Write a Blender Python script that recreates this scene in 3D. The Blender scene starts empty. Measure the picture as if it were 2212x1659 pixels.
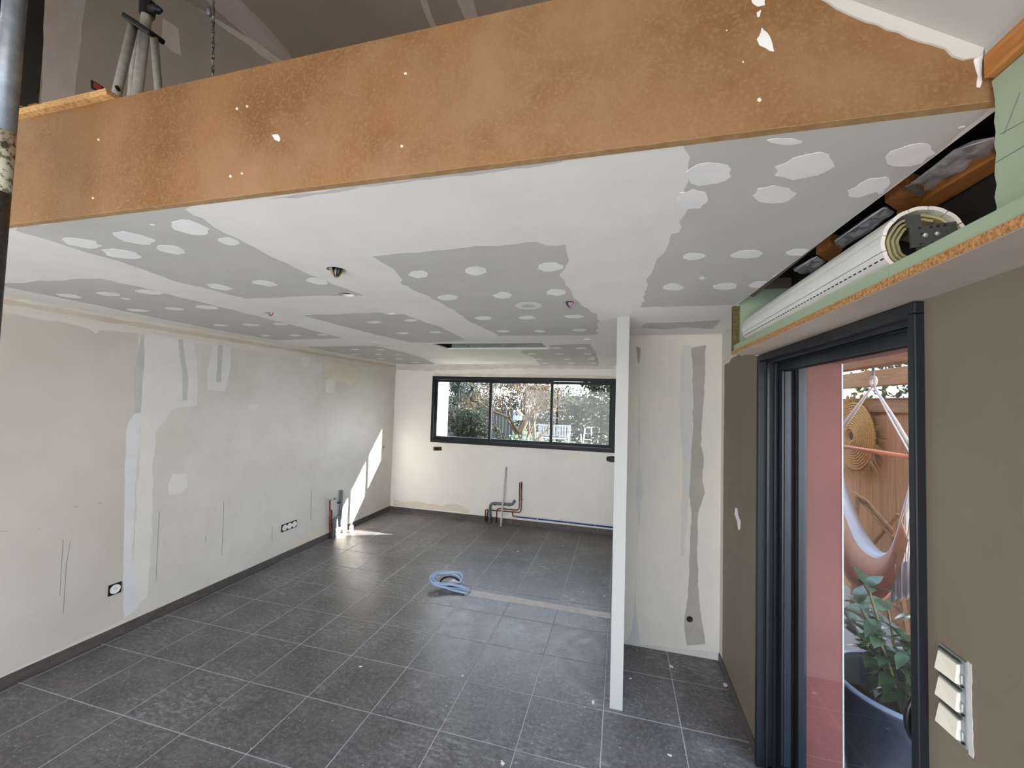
import bpy, bmesh, math, random
import numpy as np
from mathutils import Vector, Matrix
from mathutils.geometry import delaunay_2d_cdt
random.seed(7)
scene = bpy.context.scene
COL = scene.collection

# ------------------------------------------------------------------ camera
IMG_W, IMG_H, FPX = 2212.0, 1659.0, 881.0
YAW, PITCH, ROLL = map(math.radians, (14.9, 2.354, 1.722))
CAM = np.array([0.0, 0.0, 1.905])
_cy, _sy, _cp, _sp, _cr, _sr = math.cos(YAW), math.sin(YAW), math.cos(PITCH), math.sin(PITCH), math.cos(ROLL), math.sin(ROLL)
FW = np.array([-_sy*_cp, _cy*_cp, _sp]); _r0 = np.array([_cy, _sy, 0.0]); _u0 = np.cross(_r0, FW)
RT = _cr*_r0 + _sr*_u0; UP = -_sr*_r0 + _cr*_u0
cam_data = bpy.data.cameras.new('camera'); cam = bpy.data.objects.new('camera', cam_data); COL.objects.link(cam)
cam_data.sensor_fit = 'HORIZONTAL'; cam_data.sensor_width = 36.0; cam_data.lens = FPX/IMG_W*36.0
cam_data.clip_start = 0.02; cam_data.clip_end = 300
cam.matrix_world = Matrix(((RT[0], UP[0], -FW[0], CAM[0]), (RT[1], UP[1], -FW[1], CAM[1]), (RT[2], UP[2], -FW[2], CAM[2]), (0, 0, 0, 1)))
scene.camera = cam

# ------------------------------------------------------------------ sky, sun, exposure
world = bpy.data.worlds.new('world'); scene.world = world; world.use_nodes = True
wn, wl = world.node_tree.nodes, world.node_tree.links
bg = wn['Background']
tc = wn.new('ShaderNodeTexCoord'); sep = wn.new('ShaderNodeSeparateXYZ'); wl.new(tc.outputs['Generated'], sep.inputs[0])
ramp = wn.new('ShaderNodeValToRGB'); wl.new(sep.outputs['Z'], ramp.inputs[0])
ramp.color_ramp.elements[0].position = 0.0; ramp.color_ramp.elements[0].color = (1.0, 1.0, 1.0, 1)
ramp.color_ramp.elements[1].position = 0.7; ramp.color_ramp.elements[1].color = (0.60, 0.75, 1.0, 1)
wl.new(ramp.outputs[0], bg.inputs[0]); bg.inputs[1].default_value = 4.0
SUN_DIR = Vector((-1.0, -0.43, -0.507)).normalized()
sl = bpy.data.lights.new('sun', 'SUN'); sl.energy = 22.0; sl.angle = math.radians(0.6); sl.color = (1.0, 0.94, 0.85)
sun = bpy.data.objects.new('sun', sl); COL.objects.link(sun); sun.location = (12, 14, 9)
sun.rotation_euler = SUN_DIR.to_track_quat('-Z', 'Y').to_euler()
vs = scene.view_settings
vs.view_transform = 'Standard'; vs.look = 'None'; vs.gamma = 1.0; vs.use_curve_mapping = False
vs.exposure = 1.18
scene.cycles.max_bounces = 14; scene.cycles.diffuse_bounces = 8; scene.cycles.glossy_bounces = 6
scene.cycles.transparent_max_bounces = 24; scene.cycles.transmission_bounces = 8
scene.cycles.sample_clamp_indirect = 6.0
scene.cycles.caustics_reflective = False; scene.cycles.caustics_refractive = False

# ------------------------------------------------------------------ placing by sight lines onto real planes
def ray(px, py): return RT*(px-1106)/FPX - UP*(py-829.5)/FPX + FW
def P(px, py, ax, val):
    d = ray(px, py); i = 'xyz'.index(ax); t = (val-CAM[i])/d[i]; return CAM + t*d
def crop(ox, oy, s): return lambda *pts: [(ox+x*s, oy+y*s) for x, y in pts]
c1 = crop(0, 1000, .3972); c2 = crop(740, 1000, .3972); c3 = crop(1480, 0, .33748)
c4 = crop(0, 450, .33454); c5 = crop(740, 450, .33454); c6 = crop(1480, 450, .33152)
c8 = crop(1560, 230, .31945)
LW, BW, RW, CH, YB = -3.72, 6.22, .757, 2.47, .925

# ------------------------------------------------------------------ materials
def srgb(r, g, b):
    f = lambda c: (c/255/12.92) if c/255 <= .04045 else ((c/255+.055)/1.055)**2.4
    return (f(r), f(g), f(b), 1.0)
MATS = {}
def mat(name, col, rough=.7, col2=None, scale=8.0, detail=6.0, lo=.35, hi=.65, bump=0.0, bscale=60.0, spec=.4, metal=0.0, stretch=None, rand=0.0, col3=None, scale3=40.0, lo3=.62, hi3=.7, trans=0.0, col4=None, scale4=2.0, lo4=.5, hi4=.7):
    if name in MATS: return MATS[name]
    m = bpy.data.materials.new(name); m.use_nodes = True; MATS[name] = m
    n, l = m.node_tree.nodes, m.node_tree.links; b = n['Principled BSDF']
    b.inputs['Roughness'].default_value = rough; b.inputs['Specular IOR Level'].default_value = spec; b.inputs['Metallic'].default_value = metal
    b.inputs['Base Color'].default_value = col
    geo = n.new('ShaderNodeNewGeometry'); vec = geo.outputs['Position']
    if stretch:
        mp = n.new('ShaderNodeMapping'); mp.inputs['Scale'].default_value = stretch; l.new(vec, mp.inputs[0]); vec = mp.outputs[0]
    out = None
    def layer(prev, c2, sc, lo, hi, off):
        tx = n.new('ShaderNodeTexNoise'); tx.inputs['Scale'].default_value = sc; tx.inputs['Detail'].default_value = detail; tx.inputs['Roughness'].default_value = .62
        l.new(vec, tx.inputs['Vector'])
        mr = n.new('ShaderNodeMapRange'); mr.inputs[1].default_value = lo; mr.inputs[2].default_value = hi; l.new(tx.outputs[0], mr.inputs[0])
        mx = n.new('ShaderNodeMix'); mx.data_type = 'RGBA'; l.new(mr.outputs[0], mx.inputs[0])
        if prev is None: mx.inputs[6].default_value = col
        else: l.new(prev, mx.inputs[6])
        mx.inputs[7].default_value = c2
        return mx.outputs[2]
    if col2: out = layer(out, col2, scale, lo, hi, 0)
    if col3: out = layer(out, col3, scale3, lo3, hi3, 1)
    if col4: out = layer(out, col4, scale4, lo4, hi4, 2)
    if rand:
        oi = n.new('ShaderNodeObjectInfo'); mr = n.new('ShaderNodeMapRange'); mr.inputs[3].default_value = 1-rand; mr.inputs[4].default_value = 1+rand
        l.new(oi.outputs['Random'], mr.inputs[0]); hs = n.new('ShaderNodeHueSaturation'); l.new(mr.outputs[0], hs.inputs['Value'])
        if out is not None: l.new(out, hs.inputs['Color'])
        else: hs.inputs['Color'].default_value = col
        out = hs.outputs[0]
    if out is not None: l.new(out, b.inputs['Base Color'])
    if bump:
        tx = n.new('ShaderNodeTexNoise'); tx.inputs['Scale'].default_value = bscale; tx.inputs['Detail'].default_value = 5; l.new(vec, tx.inputs['Vector'])
        bp = n.new('ShaderNodeBump'); bp.inputs['Strength'].default_value = bump; bp.inputs['Distance'].default_value = .004; l.new(tx.outputs[0], bp.inputs['Height']); l.new(bp.outputs[0], b.inputs['Normal'])
    if trans:
        b.inputs['Transmission Weight'].default_value = 0
        tr = n.new('ShaderNodeBsdfTranslucent'); ms = n.new('ShaderNodeMixShader'); ms.inputs[0].default_value = trans
        if out is not None: l.new(out, tr.inputs[0])
        else: tr.inputs[0].default_value = col
        l.new(b.outputs[0], ms.inputs[1]); l.new(tr.outputs[0], ms.inputs[2]); l.new(ms.outputs[0], n['Material Output'].inputs[0])
    return m
def glass_mat(name, tint=(.93, .96, .97, 1), k=1.0):
    m = bpy.data.materials.new(name); m.use_nodes = True; n, l = m.node_tree.nodes, m.node_tree.links
    n.remove(n['Principled BSDF'])
    t = n.new('ShaderNodeBsdfTransparent'); t.inputs[0].default_value = tint
    g = n.new('ShaderNodeBsdfGlossy'); g.inputs['Roughness'].default_value = .01
    f = n.new('ShaderNodeFresnel'); ge = n.new('ShaderNodeNewGeometry'); io = n.new('ShaderNodeMapRange')
    io.inputs[3].default_value = 1.5; io.inputs[4].default_value = 1/1.5; l.new(ge.outputs['Backfacing'], io.inputs[0]); l.new(io.outputs[0], f.inputs[0])
    mu = n.new('ShaderNodeMath'); mu.operation = 'MULTIPLY'; mu.inputs[1].default_value = k; l.new(f.outputs[0], mu.inputs[0])
    ms = n.new('ShaderNodeMixShader'); l.new(mu.outputs[0], ms.inputs[0]); l.new(t.outputs[0], ms.inputs[1]); l.new(g.outputs[0], ms.inputs[2])
    l.new(ms.outputs[0], n['Material Output'].inputs[0]); return m

M_WHITE = mat('joint_compound_white', srgb(232, 229, 224), .75, srgb(224, 221, 217), 2.2, 4)
M_SPOT = mat('filler_spot_white', srgb(238, 236, 234), .75, srgb(230, 228, 227), 9, 4)
M_BOARD = mat('plasterboard_grey', srgb(194, 192, 186), .85, srgb(188, 186, 180), 3, 5)
M_WALL = mat('old_wall_paint', srgb(217, 213, 206), .7, srgb(203, 198, 189), 1.3, 7, .36, .66, bump=.06, bscale=30)
M_WALLPATCH = mat('smoothed_patch', srgb(222, 219, 214), .7, srgb(216, 213, 208), 5, 5)
M_WALLWHITE = mat('wall_filler_white', srgb(220, 220, 221), .75, srgb(212, 212, 214), 4, 4)
M_COVE = mat('cove_filler', srgb(219, 214, 206), .75, srgb(204, 196, 184), 2.2, 6, .35, .7, stretch=(2.5, .35, 6))
M_COVESH = mat('cove_shade_tan', srgb(190, 178, 160), .8, srgb(205, 196, 182), 3, 6)
M_TAPE = mat('joint_tape_grey', srgb(186, 186, 184), .8, srgb(196, 195, 192), 8, 4)
M_BEIGE = mat('beige_old_paint', srgb(216, 206, 190), .8, srgb(222, 213, 198), 6, 5)
M_BACKWALL = mat('back_wall_paint', srgb(236, 233, 227), .7, srgb(228, 224, 217), 1.2, 6, .38, .68, bump=.05, bscale=25)
M_TAUPE = mat('taupe_paint', srgb(121, 110, 94), .6, srgb(116, 105, 90), 2.5, 5, bump=.03, bscale=90)
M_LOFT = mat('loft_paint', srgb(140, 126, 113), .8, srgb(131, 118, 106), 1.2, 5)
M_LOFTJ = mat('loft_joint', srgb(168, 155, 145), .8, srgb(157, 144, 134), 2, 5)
M_DARKWALL = mat('unlit_landing_wall', srgb(50, 50, 45), .9, srgb(46, 46, 41), 2, 4)  # dimness of the landing is put into the wall colour
M_PART = mat('partition_paint', srgb(172, 172, 170), .75, srgb(169, 169, 167), 2, 4)
M_BOARDW = mat('exposed_board_grey', srgb(164, 160, 151), .85, srgb(156, 152, 143), 4, 5)
M_WASH = mat('thin_wash', srgb(190, 191, 189), .8, srgb(196, 195, 189), 3, 4)
M_ALC = mat('alcove_plaster', srgb(210, 205, 193), .75, srgb(201, 199, 192), 1.6, 5)
M_CREAM = mat('roof_slope_paint', srgb(182, 175, 168), .75, srgb(176, 169, 163), 2, 4)
M_FRAME = mat('anthracite_aluminium', srgb(22, 26, 32), .5, srgb(20, 24, 30), 30, 3, spec=.3)
M_FRAMEB = mat('anthracite_satin', srgb(26, 32, 41), .34, spec=.4)
M_RUBBER = mat('black_gasket', srgb(18, 18, 20), .6)
M_MDF = mat('mdf_fibreboard', srgb(140, 102, 62), .6, srgb(119, 83, 47), 3.2, 9, .36, .64, bump=.05, bscale=140, col3=srgb(146, 110, 72), scale3=130, lo3=.5, hi3=.66, col4=srgb(152, 119, 86), scale4=1.9, lo4=.5, hi4=.72)
M_MDFEDGE = mat('mdf_edge', srgb(170, 136, 96), .7, srgb(150, 115, 76), 40, 4)
M_MDFDUST = mat('mdf_dusty', srgb(152, 117, 80), .75, srgb(146, 108, 70), 8, 6, .3, .6)
M_CHIP = mat('chipboard_edge', srgb(196, 148, 94), .85, srgb(138, 92, 50), 120, 6, .4, .62, bump=.5, bscale=180, col3=srgb(224, 190, 140), scale3=210, lo3=.6, hi3=.66)
M_OSB = mat('strand_board_edge', srgb(212, 168, 112), .8, srgb(168, 120, 68), 70, 6, .42, .66, bump=.5, bscale=120, stretch=(1, 1, 4))
M_GREEN = mat('green_plasterboard', srgb(158, 174, 148), .85, srgb(152, 169, 142), 4, 4)
M_WOOD = mat('timber_orange', srgb(196, 134, 76), .65, srgb(160, 102, 52), 9, 8, .35, .65, stretch=(9, 1, 9))
M_WOODX = mat('timber_cross', srgb(170, 112, 62), .7, srgb(128, 80, 42), 9, 8, .35, .65, stretch=(1.5, 9, 9))
M_FOIL = mat('foil_insulation', srgb(214, 214, 218), .28, srgb(180, 180, 186), 30, 4, metal=.15, bump=.8, bscale=26)
M_GALV = mat('galvanised_tube', srgb(150, 158, 165), .45, srgb(112, 118, 124), 18, 7, .3, .7, metal=.35, bump=.15, bscale=60, col3=srgb(196, 200, 202), scale3=26, lo3=.64, hi3=.7)
M_POLEPAINT = mat('splashed_plaster', srgb(206, 200, 180), .8, srgb(84, 80, 70), 55, 7, .48, .6, bump=.4)
M_POLEDARK = mat('pole_dark', srgb(84, 82, 78), .6, srgb(54, 52, 50), 60, 5)
M_TRIPOD = mat('tripod_paint', srgb(206, 203, 194), .45, srgb(184, 180, 170), 30, 5)
M_BLACK = mat('black_plastic', srgb(28, 28, 29), .5)
M_BLACKP = mat('black_plate', srgb(24, 25, 28), .3)
M_WHITEP = mat('white_plastic', srgb(232, 232, 230), .35)
M_IVORY = mat('ivory_plastic', srgb(226, 222, 206), .4)
M_RED = mat('red_box', srgb(150, 40, 26), .5)
M_COPPER = mat('copper_pipe', srgb(150, 96, 72), .38, srgb(92, 56, 42), 26, 5, .35, .65, metal=.75)
M_PVC = mat('grey_pvc', srgb(112, 118, 126), .4, srgb(101, 107, 115), 12, 3)
M_BLUE = mat('blue_pex', srgb(28, 66, 142), .4)
M_ALU = mat('bare_aluminium', srgb(156, 158, 160), .4, srgb(126, 126, 126), 30, 4, metal=.5)
M_CHROME = mat('chrome', srgb(200, 202, 206), .15, metal=.95)
M_BRASS = mat('brass', srgb(180, 140, 80), .3, metal=.8)
M_COND = mat('blue_grey_conduit', srgb(152, 172, 200), .45)
M_HOLE = mat('bare_masonry', srgb(96, 62, 42), .9, srgb(60, 38, 26), 50, 5)
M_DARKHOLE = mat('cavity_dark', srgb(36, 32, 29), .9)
M_STEEL = mat('galvanised_profile', srgb(172, 178, 182), .4, srgb(160, 166, 170), 20, 3, metal=.55)
M_SLAT = mat('shutter_slat_pvc', srgb(230, 231, 226), .45, srgb(220, 221, 214), 8, 5)
M_SLATIN = mat('shutter_slat_inside', srgb(178, 170, 128), .6, srgb(150, 143, 106), 14, 4)
M_BRACKET = mat('dark_bracket', srgb(70, 74, 70), .55, srgb(60, 64, 60), 30, 4, metal=.2)
M_MORTAR = mat('trench_mortar', srgb(206, 201, 196), .9, srgb(190, 186, 181), 12, 6)
M_GROUT = mat('pale_grout', srgb(188, 188, 190), .85, srgb(160, 160, 163), 5, 5)
M_SCRATCH = mat('pencil_line', srgb(120, 118, 116), .8)
M_PINK = mat('pink_render', srgb(116, 64, 60), .85, srgb(107, 58, 55), 3, 6, bump=.35, bscale=220)
M_FENCE = mat('fence_timber', srgb(190, 138, 96), .75, srgb(160, 114, 76), 5, 8, .35, .66, stretch=(3, 9, .6), rand=.07)
M_PERG = mat('pergola_timber', srgb(168, 127, 87), .7, srgb(138, 100, 64), 5, 8, .35, .66, stretch=(9, 1, 9))
M_ROPE = mat('white_cotton', srgb(229, 226, 220), .8, srgb(216, 210, 202), 60, 3)
M_FABRIC = mat('peach_canvas', srgb(220, 173, 142), .85, srgb(212, 163, 132), 20, 3, trans=.35)
M_WFAB = mat('white_canvas', srgb(232, 229, 232), .85, srgb(220, 218, 221), 20, 3, trans=.3)
M_DOWEL = mat('wood_dowel', srgb(212, 142, 98), .5, srgb(196, 124, 82), 10, 5, stretch=(3, 1, 9))
M_STRAW = mat('woven_straw', srgb(193, 150, 85), .8, srgb(157, 112, 55), 70, 5, .4, .62, bump=.6, bscale=120)
M_POT = mat('blue_grey_pot', srgb(34, 44, 62), .45, srgb(29, 39, 56), 8, 4)
M_SOIL = mat('soil', srgb(58, 46, 38), .95, srgb(84, 68, 54), 40, 5, bump=.6, bscale=60)
M_LEAF = mat('glossy_leaf', srgb(48, 71, 46), .28, srgb(68, 93, 57), 9, 3, spec=.6, trans=.12)
M_STEM = mat('plant_stem', srgb(110, 104, 70), .7)
M_PAVING = mat('terrace_paving', srgb(150, 146, 142), .8, srgb(132, 128, 124), 4, 5)
M_RPAVE = mat('bounce_paving', srgb(205, 200, 190), .85, srgb(190, 186, 178), 3, 5)
M_LAWN = mat('lawn', srgb(43, 51, 25), .95, srgb(32, 40, 19), 5, 6)
M_HEDGE = mat('hedge_leaf', srgb(28, 37, 22), .5, srgb(41, 48, 31), 3, 3, trans=.25, rand=.1)
M_HEDGE2 = mat('laurel_leaf', srgb(31, 41, 24), .4, srgb(48, 54, 35), 4, 3, trans=.3)
M_GREYLEAF = mat('olive_leaf', srgb(56, 60, 50), .6, srgb(66, 69, 60), 4, 3, trans=.3)
M_PALM = mat('palm_leaf', srgb(33, 40, 33), .5, srgb(43, 51, 41), 5, 3, trans=.2)
M_BARK = mat('tan_bark', srgb(93, 76, 55), .85, srgb(76, 60, 41), 14, 6)
M_BARKD = mat('dark_bark', srgb(64, 54, 44), .9, srgb(49, 40, 33), 14, 6)
M_GREYFENCE = mat('weathered_fence', srgb(59, 60, 59), .85, srgb(50, 51, 50), 6, 6, stretch=(6, 6, .8))
M_WHITEWOOD = mat('white_painted_wood', srgb(177, 177, 175), .6)
M_RENDER = mat('white_render', srgb(238, 236, 230), .85, srgb(230, 228, 222), 6, 5)
M_BENCH = mat('bench_paint', srgb(135, 134, 131), .6, srgb(124, 123, 120), 20, 4)
M_BOXWOOD = mat('birdhouse_paint', srgb(166, 169, 177), .6)
M_TAN = mat('birdhouse_roof', srgb(140, 124, 102), .7)
M_BLUEFAB = mat('blue_sling', srgb(150, 176, 206), .7)
GLASS = glass_mat('window_glass', (.94, .96, .96, 1), .35)
GLASSD = glass_mat('door_glass', (.92, .95, .96, 1), .8)

# floor tile: dark slate look with plaster dust
def tile_material():
    m = bpy.data.materials.new('slate_tile'); m.use_nodes = True; n, l = m.node_tree.nodes, m.node_tree.links; b = n['Principled BSDF']
    geo = n.new('ShaderNodeNewGeometry'); oi = n.new('ShaderNodeObjectInfo')
    add = n.new('ShaderNodeVectorMath'); add.operation = 'MULTIPLY_ADD'; add.inputs[1].default_value = (1, 1, 1)
    sc = n.new('ShaderNodeVectorMath'); sc.operation = 'SCALE'; sc.inputs[0].default_value = (40, 17, 0); l.new(oi.outputs['Random'], sc.inputs['Scale'])
    l.new(geo.outputs['Position'], add.inputs[0]); l.new(sc.outputs[0], add.inputs[2])
    def noise(vec, s, d, r=.6, dist=0):
        t = n.new('ShaderNodeTexNoise'); t.inputs['Scale'].default_value = s; t.inputs['Detail'].default_value = d; t.inputs['Roughness'].default_value = r; t.inputs['Distortion'].default_value = dist; l.new(vec, t.inputs['Vector']); return t.outputs[0]
    def rng(x, a, bb, c=0, d=1):
        t = n.new('ShaderNodeMapRange'); t.inputs[1].default_value = a; t.inputs[2].default_value = bb; t.inputs[3].default_value = c; t.inputs[4].default_value = d; l.new(x, t.inputs[0]); return t.outputs[0]
    def mix(f, a, bb):
        t = n.new('ShaderNodeMix'); t.data_type = 'RGBA'; l.new(f, t.inputs[0])
        for s, v in ((6, a), (7, bb)):
            if isinstance(v, tuple): t.inputs[s].default_value = v
            else: l.new(v, t.inputs[s])
        return t.outputs[2]
    def mul(a, bb):
        t = n.new('ShaderNodeMath'); t.operation = 'MULTIPLY'; l.new(a, t.inputs[0]); l.new(bb, t.inputs[1]); return t.outputs[0]
    gp_ = geo.outputs['Position']
    base = mix(rng(noise(add.outputs[0], 4.5, 6, .6), .35, .65), srgb(80, 77, 78), srgb(104, 101, 101))
    base = mix(rng(noise(add.outputs[0], 38, 5, .65), .45, .7), base, srgb(122, 118, 118))
    base = mix(rng(noise(add.outputs[0], 75, 4, .6), .56, .68), base, srgb(70, 67, 68))
    streak = n.new('ShaderNodeMapping'); streak.inputs['Rotation'].default_value = (0, 0, .7); streak.inputs['Scale'].default_value = (1, 3.0, 1); l.new(gp_, streak.inputs[0])
    dust = mul(rng(noise(gp_, 1.7, 3), .45, .68), rng(noise(streak.outputs[0], 13, 8, .72), .47, .74))
    base = mix(dust, base, srgb(176, 175, 178))
    base = mix(rng(noise(gp_, 70, 2, .5), .70, .73), base, srgb(214, 212, 210))
    l.new(base, b.inputs['Base Color'])
    l.new(rng(noise(add.outputs[0], 9, 6), .3, .7, .30, .44), b.inputs['Roughness'])
    b.inputs['Specular IOR Level'].default_value = .42
    return m
M_TILE = tile_material()
M_SKIRT = mat('skirting_tile', srgb(78, 72, 71), .4, srgb(98, 91, 88), 9, 8, .35, .7, stretch=(1, 1, 3), rand=.06)

# ------------------------------------------------------------------ mesh building
class MB:
    def __init__(s): s.v = []; s.f = []
    def add(s, vs, fs):
        o = len(s.v); s.v += [tuple(map(float, p)) for p in vs]; s.f += [tuple(i+o for i in f) for f in fs]; return s
    def box(s, x0, x1, y0, y1, z0, z1):
        return s.add([(x0,y0,z0),(x1,y0,z0),(x1,y1,z0),(x0,y1,z0),(x0,y0,z1),(x1,y0,z1),(x1,y1,z1),(x0,y1,z1)],
                     [(0,3,2,1),(4,5,6,7),(0,1,5,4),(1,2,6,5),(2,3,7,6),(3,0,4,7)])
    def obox(s, c, ax, ay, az, hx, hy, hz):
        c, ax, ay, az = map(lambda q: np.array(q, float), (c, ax, ay, az)); ax, ay, az = (q/np.linalg.norm(q) for q in (ax, ay, az))
        vs = [c+ax*hx*i+ay*hy*j+az*hz*k for k in (-1, 1) for (i, j) in ((-1,-1),(1,-1),(1,1),(-1,1))]
        return s.add(vs, [(0,3,2,1),(4,5,6,7),(0,1,5,4),(1,2,6,5),(2,3,7,6),(3,0,4,7)])
    def beam(s, a, b, w, h, up=(0, 0, 1)):
        a, b = np.array(a, float), np.array(b, float); d = b-a; L = np.linalg.norm(d); d /= L
        u = np.array(up, float); sd = np.cross(d, u); sd /= np.linalg.norm(sd); u = np.cross(sd, d)
        return s.obox((a+b)/2, d, sd, u, L/2, w/2, h/2)
    def tube(s, pts, r, n=8, caps=True, closed=False):
        pts = [np.array(p, float) for p in pts]; N = len(pts); R = r if isinstance(r, (list, tuple)) else [r]*N
        tans = []
        for i in range(N):
            a = pts[(i-1) % N] if (i > 0 or closed) else pts[i]; b = pts[(i+1) % N] if (i < N-1 or closed) else pts[i]
            t = b-a; t /= (np.linalg.norm(t)+1e-12); tans.append(t)
        ref = np.array([0, 0, 1.0]) if abs(tans[0][2]) < .9 else np.array([1.0, 0, 0])
        u = np.cross(tans[0], ref); u /= np.linalg.norm(u); rings = []; vs = []
        for i in range(N):
            u = u - tans[i]*np.dot(u, tans[i]); u /= np.linalg.norm(u); w = np.cross(tans[i], u)
            vs += [pts[i]+R[i]*(math.cos(2*math.pi*k/n)*u+math.sin(2*math.pi*k/n)*w) for k in range(n)]
        fs = []
        for i in range(N if closed else N-1):
            j = (i+1) % N
            fs += [(i*n+k, i*n+(k+1) % n, j*n+(k+1) % n, j*n+k) for k in range(n)]
        if caps and not closed: fs += [tuple(reversed(range(n))), tuple((N-1)*n+k for k in range(n))]
        return s.add(vs, fs)
    def lathe(s, prof, c, n=24, axis='z', caps=False):
        vs = []
        for r, h in prof:
            for k in range(n):
                a = 2*math.pi*k/n; x, y = r*math.cos(a), r*math.sin(a)
                vs.append({'z': (c[0]+x, c[1]+y, c[2]+h), 'y': (c[0]+x, c[1]+h, c[2]-y), 'x': (c[0]+h, c[1]+x, c[2]+y)}[axis])
        m = len(prof); fs = [(i*n+k, i*n+(k+1) % n, (i+1)*n+(k+1) % n, (i+1)*n+k) for i in range(m-1) for k in range(n)]
        if caps: fs += [tuple(reversed(range(n))), tuple((m-1)*n+k for k in range(n))]
        return s.add(vs, fs)
    def build(s, name, m, parent=None, smooth=False, bevel=0.0, solid=0.0, kind=None):
        if parent is not None: base = np.array(WORLD[parent.name])
        else:
            a = np.array(s.v); base = np.array([(a[:,0].min()+a[:,0].max())/2, (a[:,1].min()+a[:,1].max())/2, a[:,2].min()])
        me = bpy.data.meshes.new(name); me.from_pydata([tuple(np.array(p)-base) for p in s.v], [], s.f); me.update()
        bm = bmesh.new(); bm.from_mesh(me); bmesh.ops.recalc_face_normals(bm, faces=bm.faces[:]); bm.to_mesh(me); bm.free()
        if smooth:
            for p in me.polygons: p.use_smooth = True
        me.materials.append(m)
        o = bpy.data.objects.new(name, me); COL.objects.link(o); o.parent = parent
        if parent is None: o.location = tuple(base)
        WORLD[o.name] = tuple(base)
        if bevel:
            b = o.modifiers.new('bevel', 'BEVEL'); b.width = bevel; b.segments = 2; b.limit_method = 'ANGLE'
        if solid:
            b = o.modifiers.new('solid', 'SOLIDIFY'); b.thickness = solid; b.offset = 0
        if kind: o['kind'] = kind
        return o
WORLD = {}
def tag(o, label, cat, group=None):
    o['label'] = label; o['category'] = cat
    if group: o['group'] = group
    return o
def thing(name, loc, label, cat, group=None):
    o = bpy.data.objects.new(name, None); COL.objects.link(o); o.location = tuple(map(float, loc)); o.empty_display_size = .05; WORLD[o.name] = tuple(map(float, loc))
    return tag(o, label, cat, group)
def struct(o): o['kind'] = 'structure'; return o
def box(name, m, x0, x1, y0, y1, z0, z1, parent=None, bevel=0.0): return MB().box(x0, x1, y0, y1, z0, z1).build(name, m, parent, bevel=bevel)

# flat plates with holes / ragged outlines, on an axis-aligned plane
AXES = {'x': (1, 2), 'y': (0, 2), 'z': (0, 1)}
def inside(p, poly):
    c = False; j = len(poly)-1
    for i in range(len(poly)):
        a, b = poly[i], poly[j]
        if (a[1] > p[1]) != (b[1] > p[1]) and p[0] < (b[0]-a[0])*(p[1]-a[1])/(b[1]-a[1]+1e-15)+a[0]: c = not c
        j = i
    return c
def plate(ax, w0, w1, outer, holes=()):
    """solid plate between ax=w0 (seen face) and ax=w1, outline and holes in the two other axes"""
    i, j = AXES[ax]; k = 'xyz'.index(ax)
    loops = [outer]+list(holes); pts = []; edges = []
    for lp in loops:
        o = len(pts); pts += [Vector((float(a), float(b))) for a, b in lp]; edges += [(o+q, o+(q+1) % len(lp)) for q in range(len(lp))]
    V, E_, F, *_ = delaunay_2d_cdt(pts, edges, [], 0, 1e-6)
    tris = []
    for f in F:
        c = ((V[f[0]][0]+V[f[1]][0]+V[f[2]][0])/3, (V[f[0]][1]+V[f[1]][1]+V[f[2]][1])/3)
        if inside(c, outer) and not any(inside(c, h) for h in holes): tris.append(tuple(f))
    def lift(p, w):
        q = [0, 0, 0]; q[i], q[j], q[k] = p[0], p[1], w; return tuple(q)
    n = len(V); vs = [lift(p, w0) for p in V]+[lift(p, w1) for p in V]
    fs = list(tris)+[(a+n, c+n, b+n) for a, b, c in tris]
    cnt = {}
    for t in tris:
        for a, b in ((t[0], t[1]), (t[1], t[2]), (t[2], t[0])): cnt.setdefault((min(a, b), max(a, b)), []).append((a, b))
    for e, l in cnt.items():
        if len(l) == 1: a, b = l[0]; fs.append((a, a+n, b+n, b))
    m = MB(); m.add(vs, fs); return m
def rag(poly, amp=.008, step=.03, seed=0, rough=True):
    rnd = random.Random(seed); out = []; N = len(poly)
    for q in range(N):
        a, b = np.array(poly[q], float), np.array(poly[(q+1) % N], float); L = np.linalg.norm(b-a)
        if L < 1e-9: continue
        k = max(1, min(60, int(L/step))); nrm = np.array([-(b-a)[1], (b-a)[0]])/L; ph = rnd.random()*6
        for t in range(k):
            u = t/k; env = 1 if rough else .4
            d = amp*env*(rnd.uniform(-1, 1)*.55+math.sin(ph+u*L*23)*.45)
            if t == 0: d *= .3
            out.append(tuple(a+(b-a)*u+nrm*d))
    return out
def rect(x0, x1, y0, y1): return [(x0, y0), (x1, y0), (x1, y1), (x0, y1)]
def circ(c, r, n=20): return [(c[0]+r*math.cos(2*math.pi*k/n), c[1]+r*math.sin(2*math.pi*k/n)) for k in range(n)]
def px2(poly, ax, val):
    i, j = AXES[ax]; return [tuple(P(x, y, ax, val)[[i, j]]) for x, y in poly]
def patch(name, poly_px, ax, val, out, m, parent, amp=.008, step=.03, seed=0, th=.0006, holes=(), clip=None):
    pl = px2(poly_px, ax, val); pl = rag(pl, amp, step, seed)
    if clip: pl = [clip(p) for p in pl]
    return plate(ax, val+out*th, val+out*1e-5, pl, holes).build(name, m, parent)

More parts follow.
